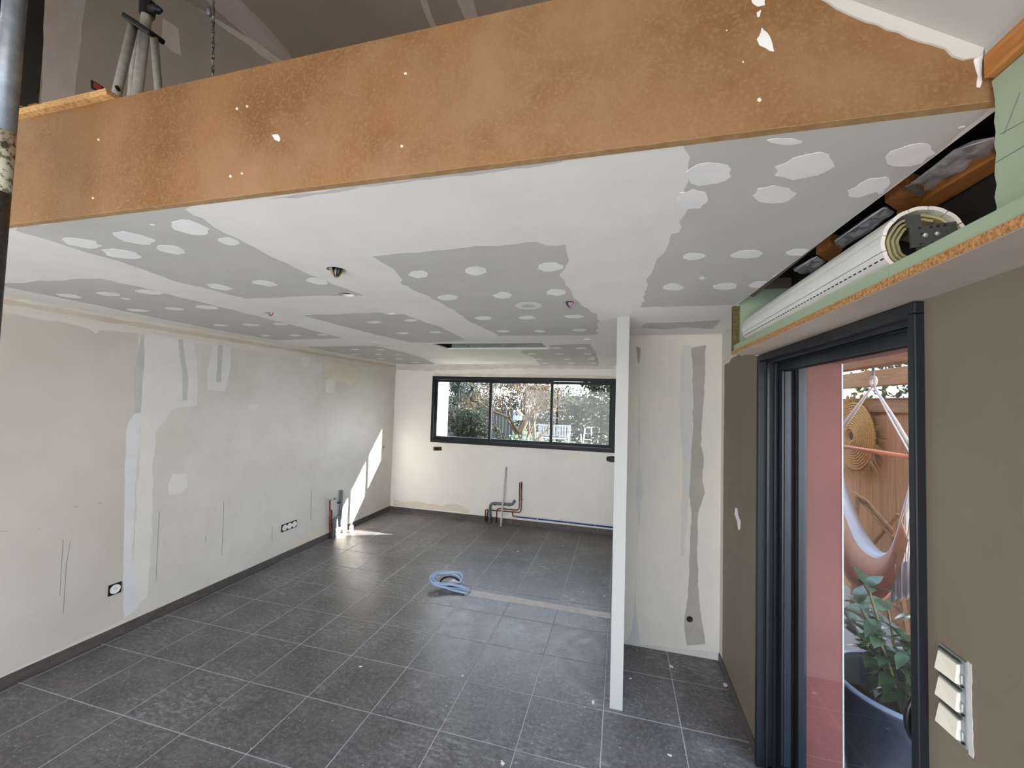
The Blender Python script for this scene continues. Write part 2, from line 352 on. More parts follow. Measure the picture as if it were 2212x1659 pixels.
# ================================================================== SETTING
# ---- floor with single tiles
TX0, TXP, TY0, TYP = -.066, .452, 2.69, .4385
FX0, FX1, FY0, FY1 = LW, RW, .70, BW
floor = struct(box('floor', M_GROUT, LW-.1, .90, -1.6, BW+.1, -.12, -.0013))
_tm = {}
def tile_mesh(w, d):
    key = (round(w, 3), round(d, 3))
    if key not in _tm:
        c = .002; m = MB()
        v = [(0,0,-.0013),(w,0,-.0013),(w,d,-.0013),(0,d,-.0013),(0,0,-c*.6),(w,0,-c*.6),(w,d,-c*.6),(0,d,-c*.6),(c,c,0),(w-c,c,0),(w-c,d-c,0),(c,d-c,0)]
        f = [(8,9,10,11)]+[(a, (a+1) % 4, 4+(a+1) % 4, 4+a) for a in range(4)]+[(4+a, 4+(a+1) % 4, 8+(a+1) % 4, 8+a) for a in range(4)]
        me = bpy.data.meshes.new('floor_tile'); me.from_pydata(v, [], f); me.update(); me.materials.append(M_TILE); _tm[key] = me
    return _tm[key]
G = .0031
fb = WORLD[floor.name]
for i in range(-9, 3):
    for j in range(-5, 9):
        x0, x1 = max(FX0, TX0+i*TXP), min(FX1, TX0+(i+1)*TXP); y0, y1 = max(FY0, TY0+j*TYP), min(FY1, TY0+(j+1)*TYP)
        if x1-x0 < .03 or y1-y0 < .03: continue
        o = bpy.data.objects.new('floor_tile', tile_mesh(x1-x0-2*G, y1-y0-2*G)); COL.objects.link(o); o.parent = floor
        o.location = (x0+G-fb[0], y0+G-fb[1], -fb[2])
# mortar strip of the filled trench
patch('trench_filling', [(1003, 1272), (1318, 1325), (1318, 1336), (1003, 1285)], 'z', 0.0, 1, M_MORTAR, floor, .004, .05, 3, .0016)
# plaster crumbs stuck to the floor
rc = random.Random(5)
for k, (px, py, s) in enumerate([(1450, 1440, .022), (1281, 1517, .02), (1260, 1278, .012), (1118, 1192, .014), (1216, 1180, .013), (1086, 1650, .02), (1447, 1632, .012), (1362, 1466, .012), (999, 1460, .012), (779, 1440, .012), (1305, 1288, .014), (1568, 1480, .028)]):
    c = P(px, py, 'z', 0); an = rc.uniform(0, 3.1); pl = [(c[0]+s*(q*math.cos(t)*math.cos(an)-.55*q*math.sin(t)*math.sin(an)), c[1]+s*(q*math.cos(t)*math.sin(an)+.55*q*math.sin(t)*math.cos(an))) for t in np.linspace(0, 2*math.pi, 12)[:-1] for q in [rc.uniform(.45, 1.15)]]
    plate('z', .0028, 0.0002, pl).build('plaster_splash', M_SPOT, floor)

# ---- left wall
wall_left = struct(plate('x', LW, LW-.2, rect(-1.6, BW+.2, 0, 2.84)).build('wall_left', M_WALL))
def lp(name, poly, m, amp=.008, seed=0, th=.0006, step=.05): return patch(name, poly, 'x', LW, 1, m, wall_left, amp, step, seed, th)
M_OLDP = mat('old_beige_paint', srgb(203, 197, 187), .7, srgb(194, 187, 176), 1.4, 6, bump=.05, bscale=30)
lp('old_paint_area', [(-260, 655), (0, 676), (140, 698), (230, 716), (300, 720), (291, 830), (296, 892), (277, 925), (270, 1010), (268, 1120), (265, 1260), (268, 1338), (0, 1462), (-260, 1590)], M_OLDP, .006, 50, .0004)
lp('cove_filler', [(-200, 600), (0, 640), (300, 692), (585, 740), (855, 786), (853, 797), (760, 790), (700, 782), (640, 772), (480, 748), (400, 738), (300, 718), (245, 713), (215, 712), (207, 722), (198, 714), (140, 697), (55, 683), (0, 671), (-200, 645)], M_COVE, .012, 1, .0008)
lp('cove_shade_line', [(-200, 607), (0, 644), (300, 697), (585, 745), (855, 790), (855, 793), (585, 752), (300, 707), (0, 655), (-200, 622)], M_COVESH, .006, 2, .0012)  # tan strip paints the shading line along the ceiling corner
lp('smoothed_patch', c4((940, 800), (1240, 850), (1275, 1000), (1270, 1270), (1110, 1300), (1010, 1430), (985, 1644))+[(330, 1100), (318, 1290), (285, 1318)]+c4((895, 1644), (905, 1330), (935, 1000)), M_WALLPATCH, .012, 3)
lp('joint_tape', c4((912, 815), (934, 810), (932, 960), (918, 1180), (908, 1320), (870, 1325), (865, 1100), (880, 960)), M_TAPE, .006, 4, .001)
lp('white_filler_strip', c4((870, 1325), (908, 1322), (898, 1450), (886, 1644))+[(292, 1060), (286, 1200), (300, 1310), (268, 1336), (266, 1260), (270, 1100)]+c4((806, 1640), (812, 1480), (830, 1380)), M_WALLWHITE, .006, 5, .001)
lp('joint_tape', c4((1150, 845), (1180, 845), (1200, 1000), (1215, 1100), (1210, 1240), (1180, 1240), (1175, 1050)), M_TAPE, .004, 6, .0011)
lp('smoothed_patch', c4((1380, 870), (1490, 880), (1490, 1010), (1460, 1180), (1340, 1170), (1335, 1050)), M_WALLPATCH, .008, 7)
lp('joint_tape', c4((1410, 880), (1440, 882), (1425, 1120), (1395, 1120)), M_TAPE, .004, 8, .0011)
for k, q in enumerate([((1940, 960), (2000, 960), (1995, 1020), (1950, 1020)), ((2015, 1000), (2080, 1000), (2075, 1075), (2015, 1070)), ((2105, 1100), (2165, 1100), (2160, 1190), (2105, 1190)), ((1595, 1270), (1680, 1262), (1640, 1310), (1600, 1310)), ((1800, 1280), (1850, 1275), (1840, 1330), (1805, 1325))]):
    lp('filler_spot', c4(*q), M_WALLPATCH, .006, 20+k, .001)
lp('filler_spot', c1((940, 60), (1018, 55), (1018, 130), (990, 160), (920, 175), (915, 130)), M_WALLPATCH, .006, 30, .001)
lp('beige_damp_edge', [(617, 1176), (662, 1155), (690, 1143), (708, 1140), (711, 1150), (680, 1163), (640, 1182)], M_BEIGE, .006, 31, .0007)
lp('beige_damp_edge', c4((2090, 990), (2212, 1000))+[(770, 795), (775, 815), (760, 830), (735, 826), (700, 812)], M_BEIGE, .006, 32, .0005)
for k, (a, b, w) in enumerate([((342, 415), (325, 720), 3), ((383, 425), (358, 560), 3), ((360, 560), (343, 820), 3), ((866, 265), (856, 460), 3), ((856, 460), (848, 640), 2.4), ((1218, 210), (1206, 500), 2.6), ((1480, 345), (1478, 420), 2.6), ((1694, 150), (1690, 310), 2.4), ((1120, 390), (1118, 430), 2.2), ((205, 362), (215, 355), 3), ((0, 374), (46, 370), 3), ((400, 240), (430, 238), 4), ((535, 222), (552, 214), 4)]):
    (ax_, ay_), (bx_, by_) = c1(a)[0], c1(b)[0]; d = np.array([bx_-ax_, by_-ay_]); d /= np.linalg.norm(d); nn = np.array([-d[1], d[0]])*w*.3972/4
    lp('pencil_mark', [(ax_+nn[0], ay_+nn[1]), (bx_+nn[0], by_+nn[1]), (bx_-nn[0], by_-nn[1]), (ax_-nn[0], ay_-nn[1])], M_SCRATCH, .0005, k, .0013)

# ---- skirting, single tiles
def skirting(name, along, fixed, a0, a1, out, h=.075, th=.011, first=0.0, L=.4385):
    s = struct(MB().box(*( (fixed, fixed+out*.003, a0, a1) if along == 'y' else (a0, a1, fixed, fixed+out*.003)), 0, h-.004).build(name, M_GROUT))
    a = a0; n = a0+first if first else a0+L
    while a < a1-1e-4:
        b = min(n, a1); lo, hi = a+.0015, b-.0015
        if hi-lo > .01:
            m = MB(); f0, f1 = fixed+out*.0005, fixed+out*th
            if along == 'y':
                m.box(min(f0, f1), max(f0, f1), lo, hi, .002, h*.78).box(min(f0, fixed+out*(th-.002)), max(f0, fixed+out*(th-.002)), lo, hi, h*.78, h)
            else:
                m.box(lo, hi, min(f0, f1), max(f0, f1), .002, h*.78).box(lo, hi, min(f0, fixed+out*(th-.002)), max(f0, fixed+out*(th-.002)), h*.78, h)
            m.build('skirting_tile', M_SKIRT, s)
        a = b; n = a+L
    return s
skirting('baseboard_left', 'y', LW, 1.0, 4.86, 1, first=.81+.15)
skirting('baseboard_left', 'y', LW, 5.10, BW, 1, first=.3)
skirting('baseboard_back', 'x', BW, LW+.012, -.03, -1, h=.07, first=.36)
skirting('baseboard_right', 'y', RW, 2.55, 3.445, -1, h=.065, first=.5)

# ---- back wall with window opening
WX0, WX1, WZ0, WZ1 = -3.02, -.06, 1.185, 2.275
def wrect(poly): return px2(poly, 'y', BW)
boxA = wrect(c5((585, 1540), (640, 1540), (640, 1565), (585, 1565))); boxB = [tuple(P(x, y, 'y', BW)[[0, 2]]) for x, y in ((1309, 990), (1312, 986), (1322, 985), (1334, 987), (1337, 992), (1334, 998), (1320, 999), (1311, 996))]
wall_back = struct(plate('y', BW, BW+.2, rect(LW, .0, 0, 2.84), [rect(WX0, WX1, WZ0, WZ1), boxA, boxB]).build('wall_back', M_BACKWALL))
def bpw(name, poly, m, amp=.008, seed=0, th=.0006): return patch(name, poly, 'y', BW, -1, m, wall_back, amp, .05, seed, th)
bpw('bare_strip', c5((590, 1064), (700, 1070), (860, 1066), (1000, 1074), (1200, 1070), (1400, 1078), (1560, 1074), (1700, 1082), (1752, 1090), (1752, 1096), (590, 1082)), M_BEIGE, .012, 1, .001)
bpw('ceiling_joint', [(855, 788), (1326, 790), (1326, 797), (1100, 796), (930, 801), (855, 799)], M_COVE, .01, 2)
bpw('damp_edge', [(850, 1078), (870, 1084), (900, 1083), (950, 1092), (985, 1088), (1015, 1103), (1015, 1108), (850, 1092)], M_BEIGE, .012, 3)

# ---- kitchen window, three sashes
window = struct(MB().box(WX0, WX1, BW-.018, BW+.09, WZ0, WZ0+.055).box(WX0, WX1, BW-.018, BW+.09, WZ1-.05, WZ1).box(WX0, WX0+.05, BW-.018, BW+.09, WZ0+.055, WZ1-.05).box(WX1-.05, WX1, BW-.018, BW+.09, WZ0+.055, WZ1-.05).build('window_1', M_FRAME, bevel=.003))
box('inner_track', M_FRAMEB, WX0+.05, WX1-.05, BW-.005, BW+.004, WZ0+.055, WZ0+.066, window)
box('inner_track', M_FRAMEB, WX0+.05, WX1-.05, BW+.022, BW+.03, WZ0+.055, WZ0+.066, window)
for (a, b, yy) in ((WX0+.05, -1.985, BW+.006), (-2.03, -1.0, BW+.036), (-1.045, WX1-.05, BW+.036+.03)):
    z0, z1 = WZ0+.062, WZ1-.052; w = .042
    sh = MB().box(a, b, yy, yy+.026, z0, z0+w).box(a, b, yy, yy+.026, z1-w, z1).box(a, a+w, yy, yy+.026, z0+w, z1-w).box(b-w, b, yy, yy+.026, z0+w, z1-w).build('sash', M_FRAME, window, bevel=.002)
    box('pane', GLASS, a+w, b-w, yy+.011, yy+.015, z0+w, z1-w, sh)
box('latch', M_BLACK, WX0+.057, WX0+.07, BW-.004, BW+.008, 1.33, 1.52, window, bevel=.002)

# ---- partition, alcove, right wall
wall_part = struct(plate('z', 0, CH, [(-.028, 2.72), (.050, 2.72), (.050, BW), (-.028, BW)]).build('wall_partition', M_PART))
hole = P(1490, 1338, 'y', 3.46)
wall_alc = struct(plate('y', 3.46, 3.52, rect(.05, RW, 0, CH), [circ((hole[0], hole[2]), .024)]).build('wall_alcove', M_ALC))
def ap(name, poly, m, amp=.008, seed=0, th=.0006): return patch(name, poly, 'y', 3.46, -1, m, wall_alc, amp, .025, seed, th, holes=[circ((hole[0], hole[2]), .024)])
ap('exposed_board', [(1494, 752), (1525, 745), (1522, 830), (1518, 900), (1514, 960), (1520, 985), (1517, 1040), (1523, 1066), (1508, 1110), (1506, 1200), (1510, 1300), (1524, 1392), (1484, 1394), (1478, 1360), (1480, 1325), (1486, 1290), (1489, 1200), (1493, 1120), (1489, 1060), (1494, 985), (1498, 880)], M_BOARDW, .005, 1)
ap('exposed_board', [(1374, 748), (1384, 752), (1381, 785), (1378, 784)], M_BOARDW, .002, 2)
ap('exposed_board', [(1380, 850), (1384, 870), (1381, 900), (1383, 940), (1381, 1000), (1390, 1060), (1384, 1090), (1382, 1130), (1376, 1160), (1373, 1300), (1380, 1370), (1384, 1393), (1352, 1389), (1366, 1360), (1371, 1280), (1377, 1180), (1379, 1120), (1372, 1075), (1379, 1000), (1378, 900)], M_TAPE, .003, 3)
ap('grey_wash', [(1474, 745), (1494, 745), (1497, 880), (1494, 985), (1490, 1060), (1478, 1200), (1470, 1200), (1474, 1000), (1467, 860)], M_WASH, .005, 5, .0004)
ap('board_foot', [(1348, 1388), (1555, 1410), (1555, 1424), (1348, 1397)], M_TAPE, .004, 4, .0008)
# inner skin of the right wall (door hole), outer rendered skin, both full thickness
DY0, DY1, DZ1 = 1.285, 2.552, 2.196
wall_right = struct(plate('x', RW, .90, [(-1.6, -.1), (DY0, -.1), (DY0, DZ1), (DY1, DZ1), (DY1, -.1), (BW+.2, -.1), (BW+.2, CH+.3), (2.523, CH+.3), (2.523, 2.2), (-1.6, 2.2)]).build('wall_right', M_TAUPE))
def rp(name, poly, m, amp=.006, seed=0, th=.0007): return patch(name, poly, 'x', RW, -1, m, wall_right, amp, .03, seed, th)
plate('x', RW-.0008, RW, rag([(3.37, .06), (3.46, .06), (3.46, CH), (3.36, CH), (3.38, 2.3), (3.385, 1.2)], .006, .03, 3)).build('filler_band', M_ALC, wall_right)
plate('x', RW-.001, RW, rag([(2.525, 2.2), (3.0, 2.26), (3.4, 2.22), (3.4, CH), (2.525, CH)], .012, .03, 4)).build('filler_band', M_ALC, wall_right)
rp('filler_blob', [(1588, 1097), (1593, 1098), (1595, 1115), (1600, 1125), (1599, 1143), (1595, 1145), (1592, 1125), (1587, 1112)], M_SPOT, .004, 5)
OUTX = 1.12
wall_out = struct(plate('x', .90, OUTX, [(-1.6, -.2), (1.30, -.2), (1.30, 2.15), (2.50, 2.15), (2.50, -.2), (BW+.2, -.2), (BW+.2, 2.84), (-1.6, 2.84)]).build('wall_exterior', M_PINK))
box('corner_bead', M_WHITEWOOD, OUTX-.004, OUTX+.003, 2.497, 2.503, -.1, 2.15, wall_out)
struct(box('door_threshold', M_FRAMEB, .757, 1.10, 1.31, 2.49, -.04, .012))

# ---- plasterboard ceiling with its openings
CEIL_OUT = [(LW, YB), (.664, YB), (.612, 2.50), (RW, 2.523), (RW, 3.46), (.0, 3.46), (.0, BW), (LW, BW)]
slot = [(-1.90, 3.86), (-.745, 3.86), (-.745, 4.27), (-1.90, 4.27)]
LIGHTS = [(727, 583, .042), (1231, 654, .040), (585, 677, .040), (748, 636.5, .040), (842, 677, .036), (810, 739, .036), (1267, 733, .036), (929, 771.5, .036), (1280, 772, .034)]
LH = [(P(x, y, 'z', CH), r) for x, y, r in LIGHTS]
CHOLES = [slot]+[circ((p[0], p[1]), r) for p, r in LH]
ceiling = struct(plate('z', CH, CH+.013, CEIL_OUT, CHOLES).build('ceiling', M_WHITE))
def clip_c(p): return (min(max(p[0], LW+.002), .66-(p[1]-YB)*.0325 if p[1] < 2.5 else RW), max(p[1], YB+.002))
def cp(poly, seed, m=M_BOARD, name='plasterboard', th=.0005, amp=.012, step=.035):
    return patch(name, poly, 'z', CH, -1, m, ceiling, amp, step, seed, th, holes=CHOLES, clip=clip_c)
cp(c4((90, 140), (110, 120), (600, 50), (1180, -40), (1190, 5), (1250, 45), (1310, 65), (1385, 125), (1520, 190), (1645, 255), (1720, 295), (1950, 405), (2130, 480), (2348, 562), (2000, 566), (1600, 585), (1150, 475), (780, 345), (500, 265)), 1)
cp(c4((-300, 490), (0, 487), (470, 458), (650, 452), (870, 500), (1060, 548), (1500, 655), (1900, 757), (2212, 838), (1780, 851), (1400, 785), (1000, 705), (560, 612), (0, 499), (-300, 440)), 2)
cp(c5((190, 308), (430, 285), (700, 262), (1185, 220), (1250, 215), (1310, 238), (1440, 235), (1450, 300), (1465, 335), (1430, 390), (1405, 420), (1440, 490), (1510, 590), (1600, 665), (1650, 690), (1645, 810), (1600, 820), (1015, 823), (800, 720), (780, 695), (650, 620), (560, 570), (380, 490), (390, 465), (345, 410), (250, 345)), 3)
cp(c5((-260, 690), (0, 683), (200, 672), (400, 685), (520, 730), (640, 770), (720, 810), (800, 852), (640, 864), (540, 867), (440, 866), (200, 812), (0, 760)), 4, amp=.01)
cp(c5((-241, 893), (0, 890), (210, 888), (400, 930), (520, 965), (560, 985), (600, 1005), (480, 1012), (330, 1000), (170, 970), (0, 940)), 5, amp=.01)
cp(c5((1340, 882), (1600, 875), (1640, 945), (1655, 1000), (1650, 1018), (1500, 1020), (1280, 1017), (1270, 1000), (1230, 960), (1150, 930), (1160, 916), (1340, 912)), 6, amp=.01)
cp([(1482, 296)]+c5((2212, 40), (2170, 160), (2120, 165), (2105, 220), (2085, 265), (2030, 330), (2010, 370), (1975, 440), (1965, 510), (1945, 540), (1950, 590), (1925, 640))+[(1480, 661), (1590, 658), (1640, 622), (1800, 503), (2000, 355), (2150, 225), (1900, 250)], 7)
cp([(1384, 709), (1396, 697), (1440, 697), (1480, 696), (1557, 691), (1540, 711), (1480, 707), (1440, 712), (1410, 710)], 8, amp=.006)
# strips where the first coat shows thin under the fascia board
cp(c2((0, 0))[:0]+[(580, 430), (740, 406), (980, 374), (1215, 345), (1214, 350), (1110, 365), (1050, 374), (900, 390), (780, 404), (640, 428)], 9, M_TAPE, 'thin_coat', .0004, .006)
# filler spots over the screws
def leaf(cx, cy, hx, hy, sd, tilt=0.0):
    r = random.Random(sd); pts = []
    for k in range(16):
        a = 2*math.pi*k/16; sq = (abs(math.cos(a))**.9)*math.copysign(1, math.cos(a)); sy = (abs(math.sin(a))**1.15)*math.copysign(1, math.sin(a))
        q = 1+r.uniform(-.14, .12); pts.append((cx+hx*sq*q, cy+hy*sy*q+tilt*hx*sq))
    return pts
SP4 = [(1225, 122, 130, 42, .18), (860, 190, 140, 34, .16), (1105, 265, 100, 25, .15), (525, 222, 125, 30, .14), (780, 293, 125, 28, .14), (1415, 507, 80, 17, .15), (1710, 483, 80, 16, .12), (2050, 470, 70, 20, .12), (445, 565, 85, 11, .1), (700, 553, 80, 11, .1), (955, 540, 90, 13, .1), (885, 658, 75, 8, .07), (1125, 648, 65, 9, .07), (1335, 638, 75, 12, .07), (1425, 755, 50, 7, .06), (1620, 752, 55, 7, .06), (1810, 747, 50, 7, .06), (1715, 822, 32, 5, .04), (1905, 820, 38, 5, .04), (2080, 816, 35, 5, .04), (808, 583, 35, 5, .1), (985, 105, 18, 4, .1), (1480, 212, 70, 22, .15)]
SP5 = [(488, 425, 68, 23), (865, 403, 72, 28), (1340, 378, 82, 28), (680, 575, 65, 18), (1035, 562, 62, 20), (1378, 542, 65, 20), (910, 708, 58, 12), (1192, 705, 55, 12), (1497, 698, 62, 11), (1040, 793, 38, 8), (1270, 793, 38, 8), (1527, 786, 48, 8), (205, 735, 45, 8), (440, 723, 45, 9), (390, 806, 40, 7), (600, 800, 40, 6), (380, 863, 30, 4), (80, 912, 30, 4), (245, 912, 28, 4), (80, 945, 30, 4), (232, 944, 26, 4), (358, 944, 24, 3), (245, 971, 24, 3), (365, 972, 24, 3), (470, 995, 28, 3), (1380, 902, 34, 5), (1540, 903, 34, 5), (1400, 941, 32, 4), (1585, 940, 26, 4), (1220, 940, 28, 4), (1262, 973, 26, 3), (1450, 974, 22, 3), (1605, 973, 28, 3), (1310, 1000, 22, 2.5), (1475, 1000, 22, 2.5), (1620, 1001, 22, 2.5), (520, 908, 30, 4), (2135, 508, 65, 22)]
SP3 = [(635, 902, 115, 22, .05), (770, 1065, 190, 78, -.16), (570, 1245, 130, 60, -.05), (1440, 990, 160, 66, -.22), (1180, 1195, 145, 50, -.3), (150, 1115, 150, 70, -.08), (50, 1275, 100, 62, -.05), (390, 1628, 105, 26, -.05), (735, 1612, 85, 24, -.05), (1255, 1225, 25, 12, -.2), (60, 1640, 75, 22, -.05), (1770, 812, 20, 6, -.2)]
SP6 = [(262, 508, 78, 22, -.04), (482, 494, 68, 20, -.12), (110, 453, 20, 9, 0)]
def add_spots(lst, conv, base, amp=.006):
    for k, t in enumerate(lst):
        tl = t[4] if len(t) > 4 else 0.0
        cp(conv(*leaf(*t[:4], base+k, tl)), base+k, M_SPOT, 'filler_spot', .0012, amp, .02)
add_spots(SP4, c4, 100); add_spots(SP5, c5, 200); add_spots(SP3, c3, 300); add_spots(SP6, c6, 400)
cp(c5(*[(1200+85*math.cos(a), 628+24*math.sin(a)) for a in np.linspace(0, 2*math.pi, 18)[:-1]]), 500, M_WALLPATCH, 'filler_spot', .0010, .006, .02)
pdisc = P(*c5((1200, 630))[0], 'z', CH); plate('z', CH-.002, CH, circ((pdisc[0], pdisc[1]), .043, 24)).build('plug_disc', M_TAPE, ceiling)

# recess behind the long slot: duct opening with steel profile
rec = thing('ceiling_slot', (-1.32, 4.06, CH), 'long open ceiling slot with a galvanised profile in front of the kitchen window', 'ceiling opening')
MB().box(-1.92, -.725, 3.84, 3.85, CH+.013, 2.70).box(-1.93, -1.92, 3.84, 4.32, CH+.013, 2.70).box(-.725, -.715, 3.84, 4.32, CH+.013, 2.70).box(-1.92, -.725, 4.31, 4.32, CH+.013, 2.70).build('dark_recess', M_DARKHOLE, rec)
MB().add(*[[(x, y, z) for x in (-1.86, -.74) for (y, z) in ((4.275, CH+.013), (4.285, CH+.085), (4.30, CH+.085), (4.30, CH+.013))], [(0,1,5,4),(1,2,6,5),(2,3,7,6),(3,0,4,7),(0,3,2,1),(4,5,6,7)]]).build('steel_profile', M_STEEL, rec)
for px in (1011.5, 1102.5):
    q = P(px, 749.8, 'y', 4.279); MB().lathe([(0.001, 0), (.012, 0)], (q[0], q[1]-.002, q[2]), 14, 'y').build('profile_hole', M_DARKHOLE, rec)
for k, (p, r) in enumerate(LH):
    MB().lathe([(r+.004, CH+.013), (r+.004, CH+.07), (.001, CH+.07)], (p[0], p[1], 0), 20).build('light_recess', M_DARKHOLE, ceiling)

# ---- loft floor, slopes, gable
struct(box('loft_floor', M_OSB, LW-.2, .90, YB+.02, BW+.2, 2.70, 2.76))
RX, RZ, RM = .365, 2.742, -.6735
def roof_z(x): return RZ+RM*(x-RX)
def slope(name, y0, y1, m, x0=-9.5, x1=.624):
    t = .12; return struct(MB().add([(x, y, roof_z(x)+d) for d in (0, t) for x, y in ((x0, y0), (x1, y0), (x1, y1), (x0, y1))], [(0,3,2,1),(4,5,6,7),(0,1,5,4),(1,2,6,5),(2,3,7,6),(3,0,4,7)]).build(name, m))
slope('ceiling_slope', -1.6, YB, M_CREAM)
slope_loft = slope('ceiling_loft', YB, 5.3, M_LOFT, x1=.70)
GY = 3.1
GX0 = P(92, 120, 'y', GY)[0]
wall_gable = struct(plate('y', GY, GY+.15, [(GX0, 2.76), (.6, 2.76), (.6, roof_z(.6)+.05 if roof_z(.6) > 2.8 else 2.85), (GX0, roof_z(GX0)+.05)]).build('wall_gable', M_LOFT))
def gp(name, poly, amp=.02, seed=0, m=M_LOFTJ): return patch(name, poly, 'y', GY, -1, m, wall_gable, amp, .15, seed, .0015)
gp('corner_joint', [(97, -5), (186, -5), (172, 120), (158, 245), (88, 265), (92, 120)], .02, 1)
gp('slope_joint', [(398, -5), (425, -5), (540, 82), (640, 150), (618, 158), (560, 118), (470, 50)], .02, 2)
gp('smoothed_patch', [(352, 40), (385, 62), (392, 122), (372, 112), (350, 90)], .02, 3)
def on_roof(px, py):
    d = ray(px, py); t = (RZ-RM*RX-CAM[2]+RM*CAM[0])/(d[2]-RM*d[0]); return CAM+t*d
def roofpatch(name, poly, m, parent, seed, amp=.012, step=.08, off=.0015):
    pts = [on_roof(*p) for p in poly]; pl = rag([(q[0], q[1]) for q in pts], amp, step, seed)
    V, E_, F, *_ = delaunay_2d_cdt([Vector(p) for p in pl], [(i, (i+1) % len(pl)) for i in range(len(pl))], [], 1, 1e-6)
    n = len(V); vs = [(v[0], v[1], roof_z(v[0])-off) for v in V]+[(v[0], v[1], roof_z(v[0])) for v in V]
    return MB().add(vs, [tuple(f) for f in F]+[tuple(i+n for i in reversed(f)) for f in F]).build(name, m, parent)
roofpatch('slope_joint', [(440, -5), (515, -5), (580, 60), (645, 140), (610, 152), (540, 85)], M_LOFTJ, slope_loft, 4, .02)
roofpatch('slope_joint', [(906, -4), (921, -4), (950, 72), (938, 76)], M_LOFTJ, slope_loft, 5)
roofpatch('slope_joint', [(985, -4), (1022, -4), (1037, 52), (1012, 58)], M_LOFTJ, slope_loft, 6)
roofpatch('slope_joint', [(829, 86), (848, 98), (836, 102)], M_LOFTJ, slope_loft, 7, .003)
roofpatch('slope_joint', [(660, 113), (690, 132), (676, 136)], M_LOFTJ, slope_loft, 8, .003)
q0, q1 = on_roof(1224, -40), on_roof(1224, 12)
MB().add([(q1[0], .97, roof_z(q1[0])), (q1[0], 1.35, roof_z(q1[0])), (.3, 1.35, roof_z(.3)), (.3, .97, roof_z(.3)), (q1[0], .97, roof_z(q1[0])-.012), (q1[0], 1.35, roof_z(q1[0])-.012), (.3, 1.35, roof_z(.3)-.012), (.3, .97, roof_z(.3)-.012)], [(0,1,2,3),(4,5,6,7),(0,1,5,4),(1,2,6,5),(2,3,7,6),(3,0,4,7)]).build('primed_board', M_RENDER, slope_loft)
# unseen enclosure of the tall volume (left side) and dim landing behind the gable
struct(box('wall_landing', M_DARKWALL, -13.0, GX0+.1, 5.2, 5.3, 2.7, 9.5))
struct(box('wall_stairwell', M_LOFT, -9.5, -9.3, -1.6, GY-.1, 0, 9.5))
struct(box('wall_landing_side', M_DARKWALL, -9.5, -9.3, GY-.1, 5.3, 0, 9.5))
struct(plate('y', -1.6, -1.8, rect(-9.5, OUTX, -.1, 9.5), [rect(-3.3, .5, 0, 2.3), rect(-8.2, -6.2, 3.6, 5.4)]).build('wall_rear', M_WALL))  # unseen rear wall added; its openings are shaped to light room and gable
struct(box('terrace_rear_bounce', M_RPAVE, -14, 12, -16, -1.8, -.2, -.1))  # unseen pale ground added to bounce sunlight up into the room
struct(box('floor_stairwell', M_GROUT, -9.5, LW-.2, -1.6, 5.3, -.1, 0))

# ================================================================== FASCIA BOARD of the mezzanine
YF = .905
fx1 = RX-(2.846-RZ)/(-RM)
fascia_poly = [(-2.75, CH), (.654, CH), (.654, roof_z(.654)), (.215, 2.846), (-2.75, 2.846)]
fascia = tag(plate('y', YF, YB, fascia_poly).build('fascia_board', M_MDF), 'long bare brown fibreboard fascia along the mezzanine edge', 'board')
plate('z', CH-.0012, CH, [(-2.75, YF), (.654, YF), (.654, YB), (-2.75, YB)]).build('cut_edge', M_MDFEDGE, fascia)
def fp(name, poly, m, amp=.006, seed=0, th=.0006, step=.03): return patch(name, poly, 'y', YF, -1, m, fascia, amp, step, seed, th)
def soft_dust(name, poly, seed): return fp(name, poly, M_MDFDUST, .004, seed, .0004, .02)
for k, (px, py, r) in enumerate([(876, 159, 3), (868, 316, 3), (1640, 216, 4.5), (534, 230, 2.6), (512, 235, 2.8), (523, 375, 2.4), (498, 381, 2.8), (213, 302, 2.2), (201, 428, 2.2), (1605, 134, 2), (1570, 66, 1.5)]):
    fp('filled_nail_hole', [(px+r*math.cos(a), py+r*math.sin(a)) for a in np.linspace(0, 2*math.pi, 11)[:-1]], M_IVORY, .0002, k, .0008)
fp('plaster_smear', [(1635, 85), (1645, 60), (1657, 72), (1668, 96), (1672, 111), (1655, 105), (1640, 98)], M_SPOT, .003, 2, .001, .008)
fp('plaster_smear', [(1622, -5), (1656, -5), (1652, 12), (1638, 14), (1624, 6)], M_SPOT, .003, 3, .001, .008)
fp('plaster_smear', [(1634, 28), (1644, 22), (1641, 36), (1636, 38)], M_SPOT, .002, 4, .001, .008)
fp('plaster_smear', [(588, 292), (600, 290), (606, 300), (604, 306), (594, 302)], M_SPOT, .002, 5, .001, .008)
fp('plaster_smear', [(1858, 78), (1874, 76), (1876, 88), (1864, 90)], M_MDFDUST, .003, 6, .001, .008)
fp('plaster_drip', [(2108, 112), (2124, 116), (2120, 145), (2119, 160), (2121, 178), (2116, 190), (2109, 188), (2112, 165), (2108, 150), (2103, 133)], M_SPOT, .0015, 7, .0012, .008)
fp('slope_plaster', [(1745, -12), (1806, -14), (1910, 22), (2018, 66), (2096, 94), (2124, 98), (2120, 118), (2108, 128), (2080, 132), (2055, 124), (2040, 108), (1960, 84), (1870, 48)], M_ALC, .004, 8, .004, .02)
tag(box('fascia_stop', M_WOODX, .634, .656, YF-.012, YF-.001, 2.49, 2.56), 'dark narrow wooden strip closing the right end of the fascia', 'wood strip')

